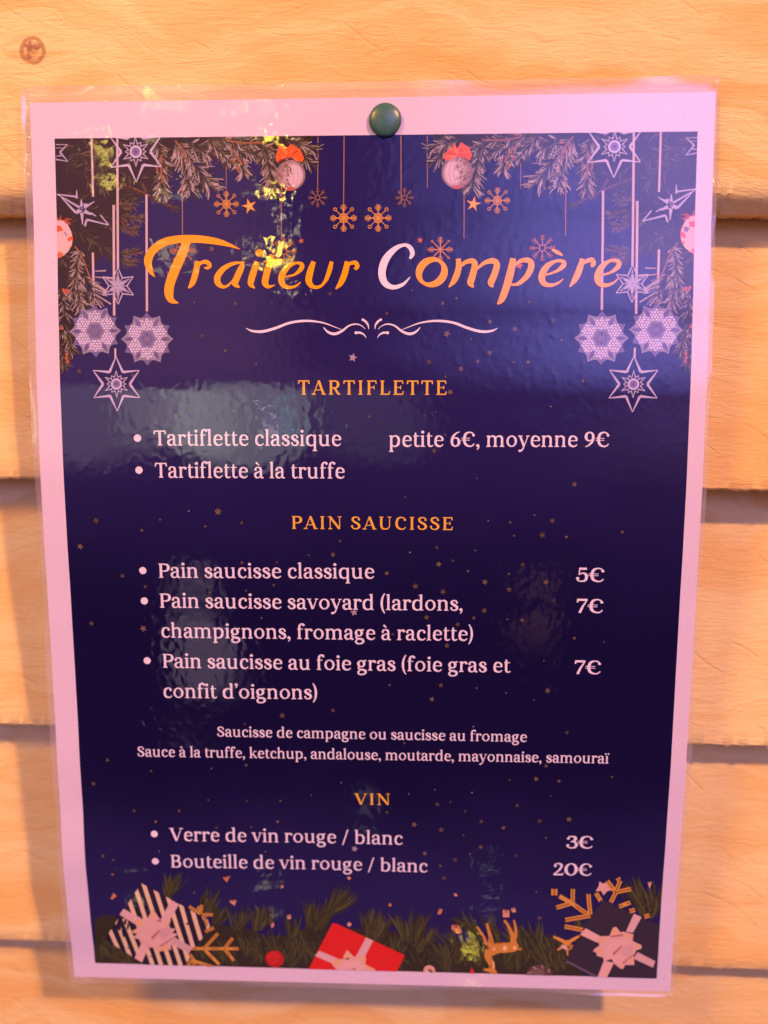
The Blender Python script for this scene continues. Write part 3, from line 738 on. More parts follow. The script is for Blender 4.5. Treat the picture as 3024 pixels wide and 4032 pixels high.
DARKS = [(.026, .022, .014), (.036, .030, .016), (.046, .038, .018), (.022, .017, .013), (.055, .040, .020)]
MIDS = [(.10, .078, .038), (.14, .105, .055), (.080, .070, .030), (.18, .14, .085), (.055, .046, .022)]
N_ = lambda x, y: uv(x, y)
def fir_top(name, mirror, seed, label):
    rnd = random.Random(seed)
    pr = Print(name, .045, label=label, mirror=mirror)
    # the dense dark brown mass behind
    pr.poly([N_(*p) for p in [(214, 540), (800, 536), (770, 610), (700, 640), (640, 740), (560, 780), (500, 800), (520, 860), (470, 905), (455, 1000), (400, 1010), (350, 1070),
                              (330, 1180), (300, 1260), (290, 1400), (250, 1480), (236, 1430), (225, 1000)]], (.028, .018, .017))
    pr.poly([N_(*p) for p in [(790, 536), (1260, 530), (1200, 570), (1130, 600), (1010, 590), (960, 620), (880, 610), (800, 640)]], (.036, .024, .018))
    for (path, ln, n) in ([(420, 640), (215, 560)], 60, 46), ([(640, 745), (400, 640), (230, 590)], 62, 80), ([(520, 800), (400, 720), (250, 640)], 60, 70), \
                         ([(470, 900), (380, 840), (240, 760)], 55, 60), ([(440, 1010), (350, 930), (235, 880)], 52, 60), ([(330, 1190), (290, 1080), (240, 1000)], 55, 60), \
                         ([(560, 560), (300, 545)], 50, 40), ([(700, 640), (520, 570)], 60, 50):
        needles(pr, N_, path, ln, 1, n, rnd, DARKS + MIDS[:2], 70, wid=5)
    # brown twigs
    twig(pr, N_, [(455, 718), (540, 748), (630, 790), (692, 822)], 6, (.17, .075, .03))
    twig(pr, N_, [(478, 870), (500, 905), (520, 930)], 5, (.14, .06, .03))
    needles(pr, N_, [(692, 822), (600, 778), (470, 725)], 32, 1, 46, rnd, [(.05, .035, .02), (.07, .045, .02), (.09, .05, .02)], 50, wid=4)
    # olive tufts standing clear of the mass
    for (tx, ty, bx, by) in ((545, 860, 468, 850), (540, 990, 470, 1000), (530, 905, 470, 890), (525, 1035, 468, 1020), (505, 810, 440, 800)):
        needles(pr, N_, [(tx, ty), ((tx + bx) / 2, (ty + by) / 2 + 4), (bx, by)], 40, 1, 34, rnd, MIDS + [(.17, .075, .035)], 45, wid=4)
    # frosted branches
    for (path, ln, n, fr) in (([(748, 742), (725, 640), (690, 560)], 62, 66, .75), ([(640, 765), (636, 700), (640, 630), (620, 560)], 52, 60, .35),
                              ([(825, 735), (770, 650), (700, 560)], 75, 50, .75), ([(810, 600), (740, 560)], 70, 22, .5),
                              ([(958, 680), (935, 600), (895, 555)], 58, 46, .7), ([(905, 640), (860, 590), (820, 550)], 48, 44, .45),
                              ([(1010, 610), (900, 560), (820, 545)], 55, 56, .35), ([(1075, 745), (1060, 660), (1040, 570)], 62, 74, .45),
                              ([(1120, 640), (1010, 570), (900, 545)], 52, 50, .3), ([(1215, 640), (1180, 585), (1130, 550)], 62, 40, .5), ([(1240, 590), (1150, 555)], 52, 22, .45)):
        needles(pr, N_, path, ln * 1.1, 1, int(n * .9), rnd, DARKS, 70, wid=6)
        needles(pr, N_, path, ln, 1, n, rnd, MIDS, 62, wid=5.5, tipw=.7, frost=fr)
    for (path) in ([(690, 555), (715, 585), (740, 640)], [(1040, 560), (960, 563), (890, 553)], [(636, 610), (636, 680), (640, 720)], [(910, 585), (930, 610), (950, 640)]):
        twig(pr, N_, path, 7, (.26, .12, .04))
    for _ in range(16):
        x, y = rnd.choice([(638, 650), (940, 640), (1060, 565), (720, 580), (900, 560)])
        x += rnd.uniform(-22, 22); y += rnd.uniform(-22, 30)
        pr.quads(cstroke(N_, [(x, y, 4), (x + rnd.uniform(-8, 8), y + rnd.uniform(5, 16), 6)], 2), rnd.choice([(.45, .10, .03), (.40, .17, .04), (.34, .13, .04)]))
    # frosted tangle down the margin
    for (path, ln, n, fr) in (([(262, 1180), (300, 1060), (320, 980)], 46, 36, .5), ([(350, 1230), (300, 1120), (310, 1000)], 56, 56, .5), ([(372, 1170), (330, 1080)], 70, 30, .6),
                              ([(330, 1290), (310, 1180), (300, 1100)], 50, 44, .5), ([(246, 1320), (255, 1230), (240, 1130)], 48, 38, .35), ([(285, 1385), (262, 1300)], 44, 34, .2),
                              ([(256, 1440), (246, 1360)], 40, 24, .1)):
        needles(pr, N_, path, ln, 1, n, rnd, MIDS + DARKS[:2], 60, wid=5, tipw=.7, frost=fr)
    twig(pr, N_, [(296, 970), (322, 1010), (342, 1060), (362, 1110)], 6, (.25, .12, .04))
    for (ax, ay, bx, by) in ((375, 1091, 450, 1098), (375, 1068, 418, 1066), (375, 1114, 425, 1150), (375, 1120, 420, 1154), (375, 1158, 438, 1198), (375, 1136, 418, 1158), (372, 1175, 400, 1212)):
        pr.quads(cstroke(N_, [(ax, ay, 4), (bx, by, 6)], 2), shade(FROST, .85))
    for (x, y) in ((250, 1142), (256, 1150), (262, 1144), (272, 1148), (246, 1292), (264, 1396), (262, 1410), (266, 1424)):
        q = N_(x, y); pr.poly(disc(q[0], q[1], .45, .6, 8), (.42, .11, .06))
    pr.build(.000025)
fir_top('fir_branch', None, 11, 'frosted fir branches printed down the left side of the top edge')
fir_top('fir_branch', MID, 11, 'frosted fir branches printed down the right side of the top edge')

# ------------------------------------------------------------------ hanging strings
def threads(name, mirror, label):
    pr = Print(name, .10, label=label, mirror=mirror)
    for (x0, y0, x1, y1, w) in ((361, 545, 367, 775, 8), (366, 995, 370, 1200, 9), (462, 545, 465, 1056, 9), (448, 808, 450, 1243, 9.5), (577, 766, 579, 1226, 9), (454, 1372, 455, 1410, 8)):
        pr.quads(cstroke(N_, [(x0, y0, w), ((x0 + x1) / 2, (y0 + y1) / 2, w), (x1, y1, w)], 3), STRING)
    for (x0, y0, x1, y1, w) in ((718, 725, 719, 940, 4), (1108, 735, 1108, 945, 4), (1252, 539, 1251, 744, 3.5), (1355, 537, 1353, 806, 4), (891, 655, 891, 755, 2.5)):
        pr.quads(cstroke(N_, [(x0, y0, w), ((x0 + x1) / 2, (y0 + y1) / 2, w), (x1, y1, w * .8)], 3), (.30, .17, .12))
    pr.build(.0006)
threads('hanging_threads', None, 'white threads for the ornaments on the left half')
threads('hanging_threads', MID, 'white threads for the ornaments on the right half')

# ------------------------------------------------------------------ paper ornaments
def loc_frame(x, y, rpx):
    """place a figure of radius rpx (photo pixels) on the sheet: returns centre and radius in mm"""
    c = uv(x, y); e = uv(x + rpx, y); return c, math.hypot(e[0] - c[0], e[1] - c[1])
def polar(c, r, deg): return (c[0] + r * math.cos(math.radians(deg)), c[1] + r * math.sin(math.radians(deg)))
def seg(pr, a, b, w0, w1, ink): pr.quads(ribbon([(a[0], a[1], w0), ((a[0] + b[0]) / 2, (a[1] + b[1]) / 2, (w0 + w1) / 2), (b[0], b[1], w1)]), ink)
def ring(pr, c, r, w, ink, n=20):
    pr.quads(ribbon([(c[0] + r * math.cos(2 * math.pi * i / n), c[1] + r * math.sin(2 * math.pi * i / n), w) for i in range(n + 1)], True), ink)
def star_outline(pr, c, R, rv, ink, a0=90, tip=.25, valley=.75, n=6):
    for i in range(n):
        t = polar(c, R, a0 + 360 / n * i)
        for s in (-1, 1):
            seg(pr, t, polar(c, rv, a0 + 360 / n * (i + s * .5)), tip, valley, ink)
def open_star(x, y, rpx, mirror, label):
    pr = Print('paper_star', .13, label=label, mirror=mirror)
    c, R = loc_frame(x, y, rpx)
    star_outline(pr, c, R, R * .50, shade(LILAC, 1.15), tip=.22, valley=.85)
    for i in range(12):
        a = 90 + 30 * i; big = i % 2 == 0
        t = polar(c, R * (.49 if big else .36), a)
        for s in (-1, 1): seg(pr, t, polar(c, R * .25, a + s * 15), .2, .38, LILAC)
    ring(pr, c, R * .175, R * .075, shade(LILAC, 1.2)); pr.poly(disc(c[0], c[1], R * .14, n=16), shade(LILAC_D, 1.4)); pr.poly(disc(c[0], c[1], R * .05, n=12), (.12, .08, .15))
    pr.build(.001)
def ribbed_star(x, y, rpx, mirror, label):
    pr = Print('paper_star', .13, label=label, mirror=mirror)
    c, R = loc_frame(x, y, rpx)
    star_outline(pr, c, R, R * .50, shade(LILAC, 1.0), tip=.3, valley=.42)
    star_outline(pr, c, R * .78, R * .20, shade(LILAC, .75), tip=.2, valley=.4)
    for i in range(6): seg(pr, c, polar(c, R * .5, 90 + 60 * i), .9, .25, shade(LILAC, 1.0))
    for i in range(6): seg(pr, c, polar(c, R * .5, 120 + 60 * i), .5, .3, shade(LILAC, .8))
    pr.poly(disc(c[0], c[1], R * .10, n=12), shade(LILAC, 1.1)); pr.poly(disc(c[0], c[1], R * .05, n=10), LILAC_D)
    pr.build(.001)
def rosette(x, y, rpx, mirror, label, tilt=0):
    pr = Print('paper_rosette', .13, label=label, mirror=mirror)
    c, R = loc_frame(x, y, rpx)
    outer, inner = [], []
    for i in range(12):
        a = tilt + 30 * i
        outer.append(polar(c, R * (1.0 if i % 2 == 0 else .99), a))
        for s in (7, 15, 23): outer.append(polar(c, R * (.80 + .10 * abs(s - 15) / 15), a + s))
    pr.poly(outer, shade(LILAC_D, 1.15))
    for i in range(6):
        a = tilt + 60 * i
        inner.append(polar(c, R * .985, a))
        for s in (10, 20, 30, 40, 50): inner.append(polar(c, R * (.76 + .13 * (abs(s - 30) / 30) ** 1.5), a + s))
    pr.poly(inner, shade(LILAC, .62))
    rnd = random.Random(int(x)); pr.rank += 1
    for gx in range(-9, 10):
        for gy in range(-9, 10):
            px, py = (gx + (gy % 2) * .5) * R * .105, gy * R * .092
            r = math.hypot(px, py)
            if r < R * .32 or r > R * .74: continue
            pr.poly(disc(c[0] + px + rnd.uniform(-.1, .1), c[1] + py + rnd.uniform(-.1, .1), R * .040, n=7), shade(LILAC, 1.5), True)
    for i in range(6):
        a = tilt + 60 * i
        for ra, rb, wd, ink in ((.50, .93, .22, LILAC_D), (.58, .86, .09, (.10, .07, .16))):
            mid = polar(c, R * (ra + (rb - ra) * .35), a); n_ = (-math.sin(math.radians(a)), math.cos(math.radians(a)))
            pr.poly([polar(c, R * ra, a), (mid[0] - n_[0] * R * wd / 2, mid[1] - n_[1] * R * wd / 2), polar(c, R * rb, a), (mid[0] + n_[0] * R * wd / 2, mid[1] + n_[1] * R * wd / 2)], shade(ink, 1.2))
    pr.rank += 1
    for i in range(6):
        p = polar(c, R * .19, tilt + 60 * i); pr.poly(disc(p[0], p[1], R * .125, n=12), shade(LILAC_D, 1.35), True)
    for i in range(6): seg(pr, c, polar(c, R * .24, tilt + 60 * i), .12, .2, (.10, .07, .15))
    pr.build(.0008)
for mir, side in ((None, 'left'), (MID, 'right')):
    open_star(459, 1512, 105, mir, f'openwork paper star hanging lowest in the {side} group')
    ribbed_star(465, 1126, 70, mir, f'ribbed six pointed paper star beside the threads on the {side}')
    rosette(375, 1304, 103, mir, f'lacy paper rosette nearer the {side} border', 1)
    rosette(580, 1335, 104, mir, f'lacy paper rosette hanging inward on the {side}', 0)
    open_star(535, 598, 115, mir, f'large openwork paper star cut by the top edge on the {side}')
    # the star turned edge-on and the one cut by the border
    pr = Print('paper_star', .13, mirror=mir, label=f'tilted paper star among the fir twigs on the {side}')
    f = crop(200, 520, .3315)
    for (a, b, w0, w1) in (((75, 740), (310, 770), 12, 22), ((310, 690), (310, 790), 10, 24), ((75, 740), (350, 900), 10, 26), ((130, 780), (300, 960), 10, 30), ((365, 800), (365, 900), 12, 40),
                           ((520, 825), (400, 900), 8, 36), ((300, 960), (370, 920), 40, 50), ((380, 1100), (370, 960), 10, 44), ((400, 940), (480, 980), 50, 18), ((430, 1040), (690, 1105), 26, 12),
                           ((590, 985), (690, 1105), 16, 14), ((430, 1040), (405, 1120), 26, 22), ((470, 960), (540, 1000), 24, 10), ((390, 870), (440, 860), 40, 14)):
        pr.quads(cstroke(f, [(*a, w0), ((a[0] + b[0]) / 2, (a[1] + b[1]) / 2, (w0 + w1) / 2), (*b, w1)], 2), shade(LILAC, 1.0))
    q = f(365, 910); pr.poly(disc(q[0], q[1], .75, n=10), LILAC_D)
    pr.build(.001)
    pr = Print('paper_star', .13, mirror=mir, label=f'paper star cut off by the {side} border')
    for (a, b, w0, w1) in (((60, 150), (200, 150), 14, 8), ((200, 150), (110, 240), 10, 26), ((110, 240), (205, 350), 26, 8), ((205, 350), (60, 325), 10, 20), ((60, 190), (140, 190), 8, 8), ((60, 290), (130, 280), 8, 18)):
        pr.quads(cstroke(f, [(*a, w0), ((a[0] + b[0]) / 2, (a[1] + b[1]) / 2, (w0 + w1) / 2), (*b, w1)], 2), shade(LILAC, .8))
    pr.build(.001)

# ------------------------------------------------------------------ gold snowflakes and stars
def gold_flake(x, y, rpx, kind, ink, label, fade=1.0):
    pr = Print('gold_snowflake', .14, label=label)
    c, R = loc_frame(x, y, rpx); ink = shade(ink, fade)
    if kind == 'hex':
        ring(pr, c, R * .34, R * .085, ink, 6)
        for i in range(12): seg(pr, c, polar(c, R * .34, 30 * i), R * .09, R * .05, ink)
        for i in range(4):
            a = 90 * i
            seg(pr, polar(c, R * .3, a), polar(c, R, a), R * .09, R * .04, ink)
            for r_ in (.50, .66, .82):
                for s in (-1, 1):
                    p = polar(c, R * r_, a); l = R * (.36 - (r_ - .5) * .5)
                    seg(pr, p, polar(p, l, a + s * 40), R * .06, R * .05, ink)
        for i in range(4):
            a = 45 + 90 * i
            seg(pr, polar(c, R * .36, a), polar(c, R * .78, a), R * .055, R * .055, ink)
            ring(pr, polar(c, R * .89, a), R * .11, R * .06, ink, 12)
    elif kind == 'ring':
        ring(pr, c, R * .22, R * .08, ink, 14)
        for i in range(8):
            a = 90 + 45 * i
            seg(pr, polar(c, R * .22, a), polar(c, R, a), R * .09, R * .04, ink)
            for r_ in (.55, .75):
                for s in (-1, 1):
                    p = polar(c, R * r_, a); seg(pr, p, polar(p, R * .24, a + s * 45), R * .055, R * .04, ink)
    else:
        for i in range(8):
            a = 90 + 45 * i
            seg(pr, c, polar(c, R * (1.0 if i % 2 == 0 else .86), a), R * .10, R * .05, ink)
            if i % 2 == 0:
                for r_ in (.45, .62, .8):
                    for s in (-1, 1):
                        p = polar(c, R * r_, a); seg(pr, p, polar(p, R * (.34 - (r_ - .45) * .4), a + s * 42), R * .06, R * .04, ink)
            else: ring(pr, polar(c, R * .9, a), R * .07, R * .05, ink, 10)
    pr.build(.001)
for (x, y, r, k, ink, fd, lb) in ((1353, 859, 53, 'hex', GOLD, 1, 'gold snowflake on a thread, left one of the middle pair'), (1489, 859, 53, 'hex', GOLD, 1, 'gold snowflake on a thread, right one of the middle pair'),
                                  (892, 804, 50, 'hex', GOLD, .85, 'gold snowflake beside the left five pointed gold star'), (1958, 790, 51, 'hex', GOLD, .85, 'gold snowflake beside the right five pointed gold star'),
                                  (1251, 779, 38, 'ring', (.40, .20, .08), .7, 'small dim snowflake near the left bauble'), (1593, 779, 38, 'ring', (.40, .20, .08), .7, 'small dim snowflake near the right bauble'),
                                  (1734, 983, 51, 'arrow', (.60, .26, .09), .9, 'copper snowflake above the first o of the title'), (2135, 977, 54, 'ring', (.52, .22, .10), .75, 'copper snowflake by the accent of the title'),
                                  (719, 987, 52, 'arrow', (.50, .17, .05), .8, 'dark copper snowflake behind the big T'), (1118, 990, 54, 'ring', (.50, .19, .06), .8, 'copper snowflake above the t of the title')):
    gold_flake(x, y, r, k, ink, lb, fd)
pr = Print('gold_star', .14, label='shiny gold five pointed star left of the middle snowflakes')
c, R = loc_frame(982, 812, 31); pr.poly(star_pts(*c, R, .36, 5, math.radians(105)), (.72, .33, .05)); pr.poly(star_pts(*c, R * .55, .36, 5, math.radians(105)), (.85, .45, .10)); pr.build(.001)
pr = Print('gold_star', .14, label='shiny gold five pointed star right of the middle snowflakes')
c, R = loc_frame(1864, 804, 31); pr.poly(star_pts(*c, R, .36, 5, math.radians(80)), (.72, .33, .05)); pr.poly(star_pts(*c, R * .55, .36, 5, math.radians(80)), (.85, .45, .10)); pr.build(.001)

# ------------------------------------------------------------------ baubles
def bauble(x, y, rpx, bow, mirror_stripes, label):
    pr = Print('printed_bauble', .16, label=label)
    c, R = loc_frame(x, y, rpx); s = -1 if mirror_stripes else 1
    pr.poly(disc(*c, R, n=32), (.24, .155, .16))
    for i, (o, tone) in enumerate(((.02, (.32, .22, .235)), (.16, (.45, .34, .39)), (.28, (.60, .48, .57)))):
        pr.poly([p for p in disc(c[0] + s * o * R, c[1] - .02 * R, R * (.86 - .16 * i), R * (.94 - .12 * i), 28)], tone)
    rnd = random.Random(int(x))
    for i in range(60):
        a = rnd.uniform(95, 265) if s > 0 else rnd.uniform(-85, 85)
        r_ = rnd.uniform(.25, .95) * R; p = polar(c, r_, a)
        q = (p[0] + s * rnd.uniform(.3, 1.1), p[1] - rnd.uniform(.5, 1.3))
        pr.quads(ribbon([(*p, .18), ((p[0] + q[0]) / 2 + .1, (p[1] + q[1]) / 2, .3), (*q, .12)]), rnd.choice([(.20, .11, .07), (.28, .17, .13), (.14, .08, .05), (.5, .36, .36)]))
    for k in (.2, .5, .75):
        pts = [(c[0] + s * R * k * math.cos(math.radians(t)), c[1] + R * .97 * math.sin(math.radians(t)), .16) for t in range(-80, 81, 10)]
        pr.quads(ribbon(pts), (.40, .30, .42))
    p = polar(c, R * .95, 270); pr.poly(disc(p[0] - .1, p[1] + .2, 1.6, .6, 12), (.42, .12, .10))
    pr.build(.0008)
    b = Print('bow', .20, parent=None, label=None)
    rnd = random.Random(int(x) + 1)
    bc = [uv(*q) for q in bow]
    b.poly(bc, (.74, .12, .022))
    cx_, cy_ = sum(p[0] for p in bc) / len(bc), sum(p[1] for p in bc) / len(bc)
    for i in range(16):
        p = bc[rnd.randrange(len(bc))]
        t0, t1 = rnd.uniform(.0, .4), rnd.uniform(.6, .95)
        a = (cx_ + (p[0] - cx_) * t0, cy_ - 1 + (p[1] - cy_ + 1) * t0); e = (cx_ + (p[0] - cx_) * t1, cy_ - 1 + (p[1] - cy_ + 1) * t1)
        seg(b, a, e, .25, .4, rnd.choice([(.80, .18, .05), (.45, .05, .02), (.75, .26, .07), (.36, .04, .02)]))
    ob = b.build(.0008); ob.parent = LAST[0]
LAST = [None]
_build = Print.build
def build_and_remember(s, dz=.0006):
    o = _build(s, dz)
    if s.name != 'bow' and s.name != 'gift_bow' and s.name != 'gift_ribbon': LAST[0] = o
    return o
Print.build = build_and_remember
bauble(1145, 690, 58, [(1085, 620), (1098, 575), (1112, 565), (1130, 582), (1150, 567), (1160, 578), (1182, 588), (1198, 625), (1188, 640), (1160, 624), (1130, 622), (1104, 628), (1090, 640)], False, 'pale round bauble with a red bow on the left of the top edge')
bauble(1800, 680, 62, [(1742, 622), (1756, 600), (1782, 578), (1786, 562), (1800, 585), (1816, 560), (1832, 572), (1848, 580), (1858, 612), (1850, 634), (1828, 620), (1795, 618), (1762, 634)], True, 'pale round bauble with a red bow on the right of the top edge')
def edge_bauble(mirror, side):
    pr = Print('printed_bauble', .16, mirror=mirror, label=f'red and white bauble cut off by the {side} border')
    f = crop(200, 860, .2411)
    body = [(60, 20), (180, 20), (270, 80), (330, 200), (366, 330), (345, 450), (290, 540), (210, 610), (110, 660), (60, 660)]
    pr.poly([f(*p) for p in body], (.60, .46, .48))
    for poly, ink in (([(60, 60), (170, 60), (250, 130), (230, 200), (160, 240), (60, 260)], (.62, .10, .035)), ([(300, 210), (345, 230), (366, 330), (350, 430), (310, 500), (280, 400), (255, 380), (300, 300)], (.66, .11, .03)),
                      ([(60, 560), (170, 545), (215, 580), (170, 640), (60, 660)], (.62, .13, .05)), ([(215, 230), (290, 190), (310, 270), (260, 300)], (.22, .16, .32)), ([(60, 350), (150, 420), (170, 450), (60, 420)], (.40, .30, .38))):
        pr.poly([f(*p) for p in poly], ink)
    for (a, b) in (((80, 0), (320, 70)), ((90, 40), (280, 30)), ((200, 60), (330, 100)), ((240, 0), (330, 20)), ((90, -40), (130, 40)), ((160, -50), (170, 40))):
        pr.quads(cstroke(f, [(*a, 14), (*b, 22)], 2), (.42, .09, .04))
    pr.build(.0008)
edge_bauble(None, 'left'); edge_bauble(MID, 'right')

# ------------------------------------------------------------------ little stars strewn over the night sky
STARS = []
def strew(x0, y0, k, items):
    for x, y, r in items: STARS.append((x0 + x * k, y0 + y * k, r * k))
strew(1512, 1100, .9114, [(12,147,10),(253,103,10),(313,82,8),(122,47,4),(628,97,8),(272,235,17),(458,183,13),(565,215,14),(733,177,13),(375,258,5),(767,262,8),(457,318,14),(195,357,14),(333,387,14),(405,355,10),(560,357,6),(623,357,11),(266,420,9),(286,487,14),(860,438,10),(720,549,5),(225,572,4),(178,587,3),(265,672,6),(740,690,7),(217,740,12),(400,860,4),(823,885,13),(92,941,6),(650,1018,5),(545,1050,7)])
strew(1512, 2000, .9114, [(727,55,14),(684,117,16),(788,125,9),(1029,104,9),(562,120,7),(545,62,6),(450,55,5),(394,183,5),(228,171,9),(112,192,5),(298,228,8),(237,243,14),(363,273,7),(12,282,11),(599,244,11),(135,338,15),(255,362,15),(436,320,15),(540,352,14),(540,285,7),(700,320,14),(433,443,14),(184,473,14),(388,475,9),(318,503,12),(597,484,11),(533,481,5),(733,398,7),(822,562,9),(950,580,6),(690,660,4),(272,594,13),(37,545,8),(707,789,14),(246,766,12),(207,826,12),(24,765,6),(400,778,5),(527,800,4),(648,830,3),(790,970,10),(386,944,5),(88,1016,5)])
strew(200, 2000, .7908, [(227,63,16),(147,192,17),(357,338,14),(471,392,11),(203,575,14),(461,600,19),(453,112,10),(544,58,6),(687,15,6),(832,18,18),(769,92,8),(951,72,9),(1440,165,9),(1405,232,14),(952,272,11),(1126,271,7),(1110,384,9),(972,412,8),(791,422,11),(1510,520,19),(1049,547,6),(1284,235,5),(1153,1033,17),(1405,1008,12),(282,1255,12),(965,1075,5)])
strew(200, 3000, .7908, [(213,108,14),(500,45,7),(415,243,11),(640,243,11),(523,297,10),(825,327,9),(977,195,8),(1143,194,8),(785,190,5),(1130,297,10),(998,323,6),(1297,165,5),(1446,103,6),(1513,432,18),(800,32,6),(973,15,9),(312,487,7),(260,468,11),(540,445,5),(1070,445,5),(715,650,9)])
strew(1512, 3000, .9114, [(657,73,13),(756,82,9),(542,77,6),(984,65,8),(700,17,10),(380,132,5),(287,172,6),(220,120,5),(108,138,5),(230,183,12),(575,188,10),(350,213,7),(12,217,9),(420,257,11),(130,270,14),(247,293,14),(516,284,11),(672,255,13),(799,248,14),(343,317,5),(418,367,12),(372,398,8),(176,395,12),(307,422,13),(243,448,8),(511,402,6),(571,404,9),(700,327,6),(260,502,12),(672,673,13),(722,148,4),(658,560,4)])
strew(100, 1100, .8511, [(972,112,11),(1140,106,6),(782,107,5),(1297,70,5),(1410,67,12),(817,262,11),(925,330,9),(1515,362,21),(700,630,14),(585,505,4),(965,610,8),(250,425,13),(497,445,12),(327,1115,16),(892,1075,18),(756,1072,5),(623,1112,5),(537,1162,6),(1000,1127,9),(833,1143,7),(1592,635,8),(1068,390,4)])
STARS += [(834, 980, 13), (1054, 1043, 8), (1186, 949, 12), (1654, 946, 13), (2045, 1045, 17), (1940, 1012, 6)]
rnd = random.Random(5)
pr = Print('star_pattern', .06, label='small dull gold stars strewn over the navy print')
for (x, y, r) in STARS:
    c, R = loc_frame(x, y, r)
    big = r > 14
    ink = rnd.choice([(.13, .095, .055), (.16, .11, .065), (.10, .07, .04), (.085, .058, .03)]) if r > 5 else rnd.choice([(.22, .17, .18), (.15, .11, .09)])
    if (abs(x - 1388) < 8 and abs(y - 1408) < 9) or (abs(x - 1394) < 9 and abs(y - 2411) < 9) or (abs(x - 1396) < 10 and abs(y - 3341) < 12): ink = (.36, .28, .36)
    if x in (1186, 1654, 2045): ink = (.50, .14, .06)
    if r > 5: pr.poly(star_pts(*c, R, .44, 5, rnd.uniform(0, 6.3)), ink)
    else: pr.poly(disc(*c, R * .75, n=7), ink)
pr.build(.0003)

# ------------------------------------------------------------------ title lettering
f1 = crop(540, 900, .5425); f2 = crop(1440, 900, .6389)
pr = Print('title_lettering', .18, label='large orange script title with one white capital C')
def tstroke(f, ink, *pts): pr.quads(cstroke(f, list(pts), 7), ink)
O = ORANGE
pr.quads(cstroke(f1, [(130, 352, 4), (100, 310, 34), (80, 235, 58), (115, 160, 58), (205, 98, 58), (330, 76, 55), (460, 78, 54), (580, 95, 46), (670, 120, 26), (748, 150, 3)], 9), O)
pr.quads(cstroke(f1, [(366, 80, 60), (330, 180, 66), (280, 290, 70), (240, 400, 68), (232, 470, 64), (250, 520, 44), (302, 541, 4)], 9), O)
tstroke(f1, O, (442, 238, 40), (425, 325, 44), (402, 395, 40), (374, 433, 12)); tstroke(f1, O, (432, 290, 10), (465, 250, 24), (505, 243, 30), (527, 268, 30), (512, 288, 20), (488, 282, 10))
tstroke(f1, O, (772, 240, 14), (755, 290, 42), (728, 350, 46), (712, 400, 44), (745, 428, 8)); tstroke(f1, O, (768, 248, 12), (700, 254, 24), (628, 292, 38), (584, 352, 46), (592, 402, 40), (638, 424, 20), (690, 385, 14), (735, 315, 10))
tstroke(f1, O, (870, 240, 36), (848, 310, 46), (828, 375, 46), (828, 408, 36), (856, 434, 6)); pr.poly([f1(x, y) for x, y in disc(888, 178, 30, 27, 18)], O)
tstroke(f1, O, (980, 190, 34), (962, 250, 46), (938, 340, 48), (930, 395, 46), (955, 422, 26), (1002, 410, 4)); tstroke(f1, O, (916, 240, 8), (985, 236, 24), (1060, 226, 10))
tstroke(f1, O, (1070, 352, 10), (1140, 336, 16), (1188, 296, 32), (1196, 262, 30), (1155, 250, 18), (1095, 278, 36), (1050, 345, 46), (1056, 402, 40), (1098, 427, 24), (1150, 418, 16), (1188, 388, 5))
tstroke(f1, O, (1282, 240, 32), (1258, 310, 46), (1246, 380, 46), (1276, 422, 30), (1330, 420, 20), (1385, 365, 16)); tstroke(f1, O, (1412, 240, 26), (1398, 300, 34), (1372, 370, 26), (1335, 418, 8))
tstroke(f1, O, (1527, 240, 38), (1508, 325, 44), (1478, 395, 38), (1442, 439, 10)); tstroke(f1, O, (1500, 300, 10), (1540, 258, 22), (1582, 248, 30), (1598, 272, 32), (1582, 298, 22))
tstroke(f2, WHITE, (272, 186, 14), (288, 155, 28), (272, 116, 26), (235, 102, 20), (178, 128, 32), (122, 192, 46), (100, 272, 46), (118, 335, 40), (168, 362, 28), (228, 345, 20), (275, 298, 4))
pr.quads([[f2(*a) for a in q] for q in ribbon([(x, y, w) for x, y, w in [(407 + 78 * math.cos(t) + 12 * math.sin(t), 275 - 78 * math.sin(t) - 6, 20 + 26 * abs(math.cos(t + .5)) ** 1.3) for t in [2 * math.pi * i / 32 for i in range(33)]]], True)], O)
tstroke(f2, O, (570, 186, 30), (572, 245, 36), (548, 315, 36), (512, 362, 8)); tstroke(f2, O, (568, 250, 10), (612, 210, 24), (655, 200, 32), (672, 222, 38), (660, 285, 40), (646, 335, 40), (664, 362, 10)); tstroke(f2, O, (680, 255, 10), (732, 212, 24), (785, 200, 34), (808, 224, 38), (792, 285, 40), (772, 335, 40), (784, 362, 10))
tstroke(f2, O, (908, 184, 34), (892, 270, 46), (865, 365, 44), (838, 435, 38), (812, 467, 10)); tstroke(f2, O, (905, 238, 12), (955, 200, 24), (1005, 198, 34), (1020, 232, 38), (994, 292, 34), (940, 340, 22), (885, 346, 10))
tstroke(f2, O, (1102, 288, 10), (1170, 266, 16), (1215, 232, 30), (1218, 206, 26), (1175, 200, 18), (1118, 232, 34), (1085, 292, 42), (1096, 336, 34), (1138, 350, 22), (1185, 336, 14), (1217, 310, 4)); tstroke(f2, O, (1148, 130, 14), (1180, 147, 24), (1212, 166, 10))
tstroke(f2, O, (1334, 186, 26), (1318, 248, 38), (1292, 308, 36), (1256, 360, 8)); tstroke(f2, O, (1310, 242, 10), (1352, 206, 22), (1392, 194, 30), (1402, 216, 30), (1390, 236, 18))
tstroke(f2, O, (1440, 292, 10), (1510, 270, 16), (1555, 234, 30), (1554, 204, 26), (1508, 198, 18), (1455, 236, 34), (1428, 296, 42), (1442, 340, 34), (1484, 350, 22), (1530, 332, 12), (1554, 306, 4))
pr.build(.0012)

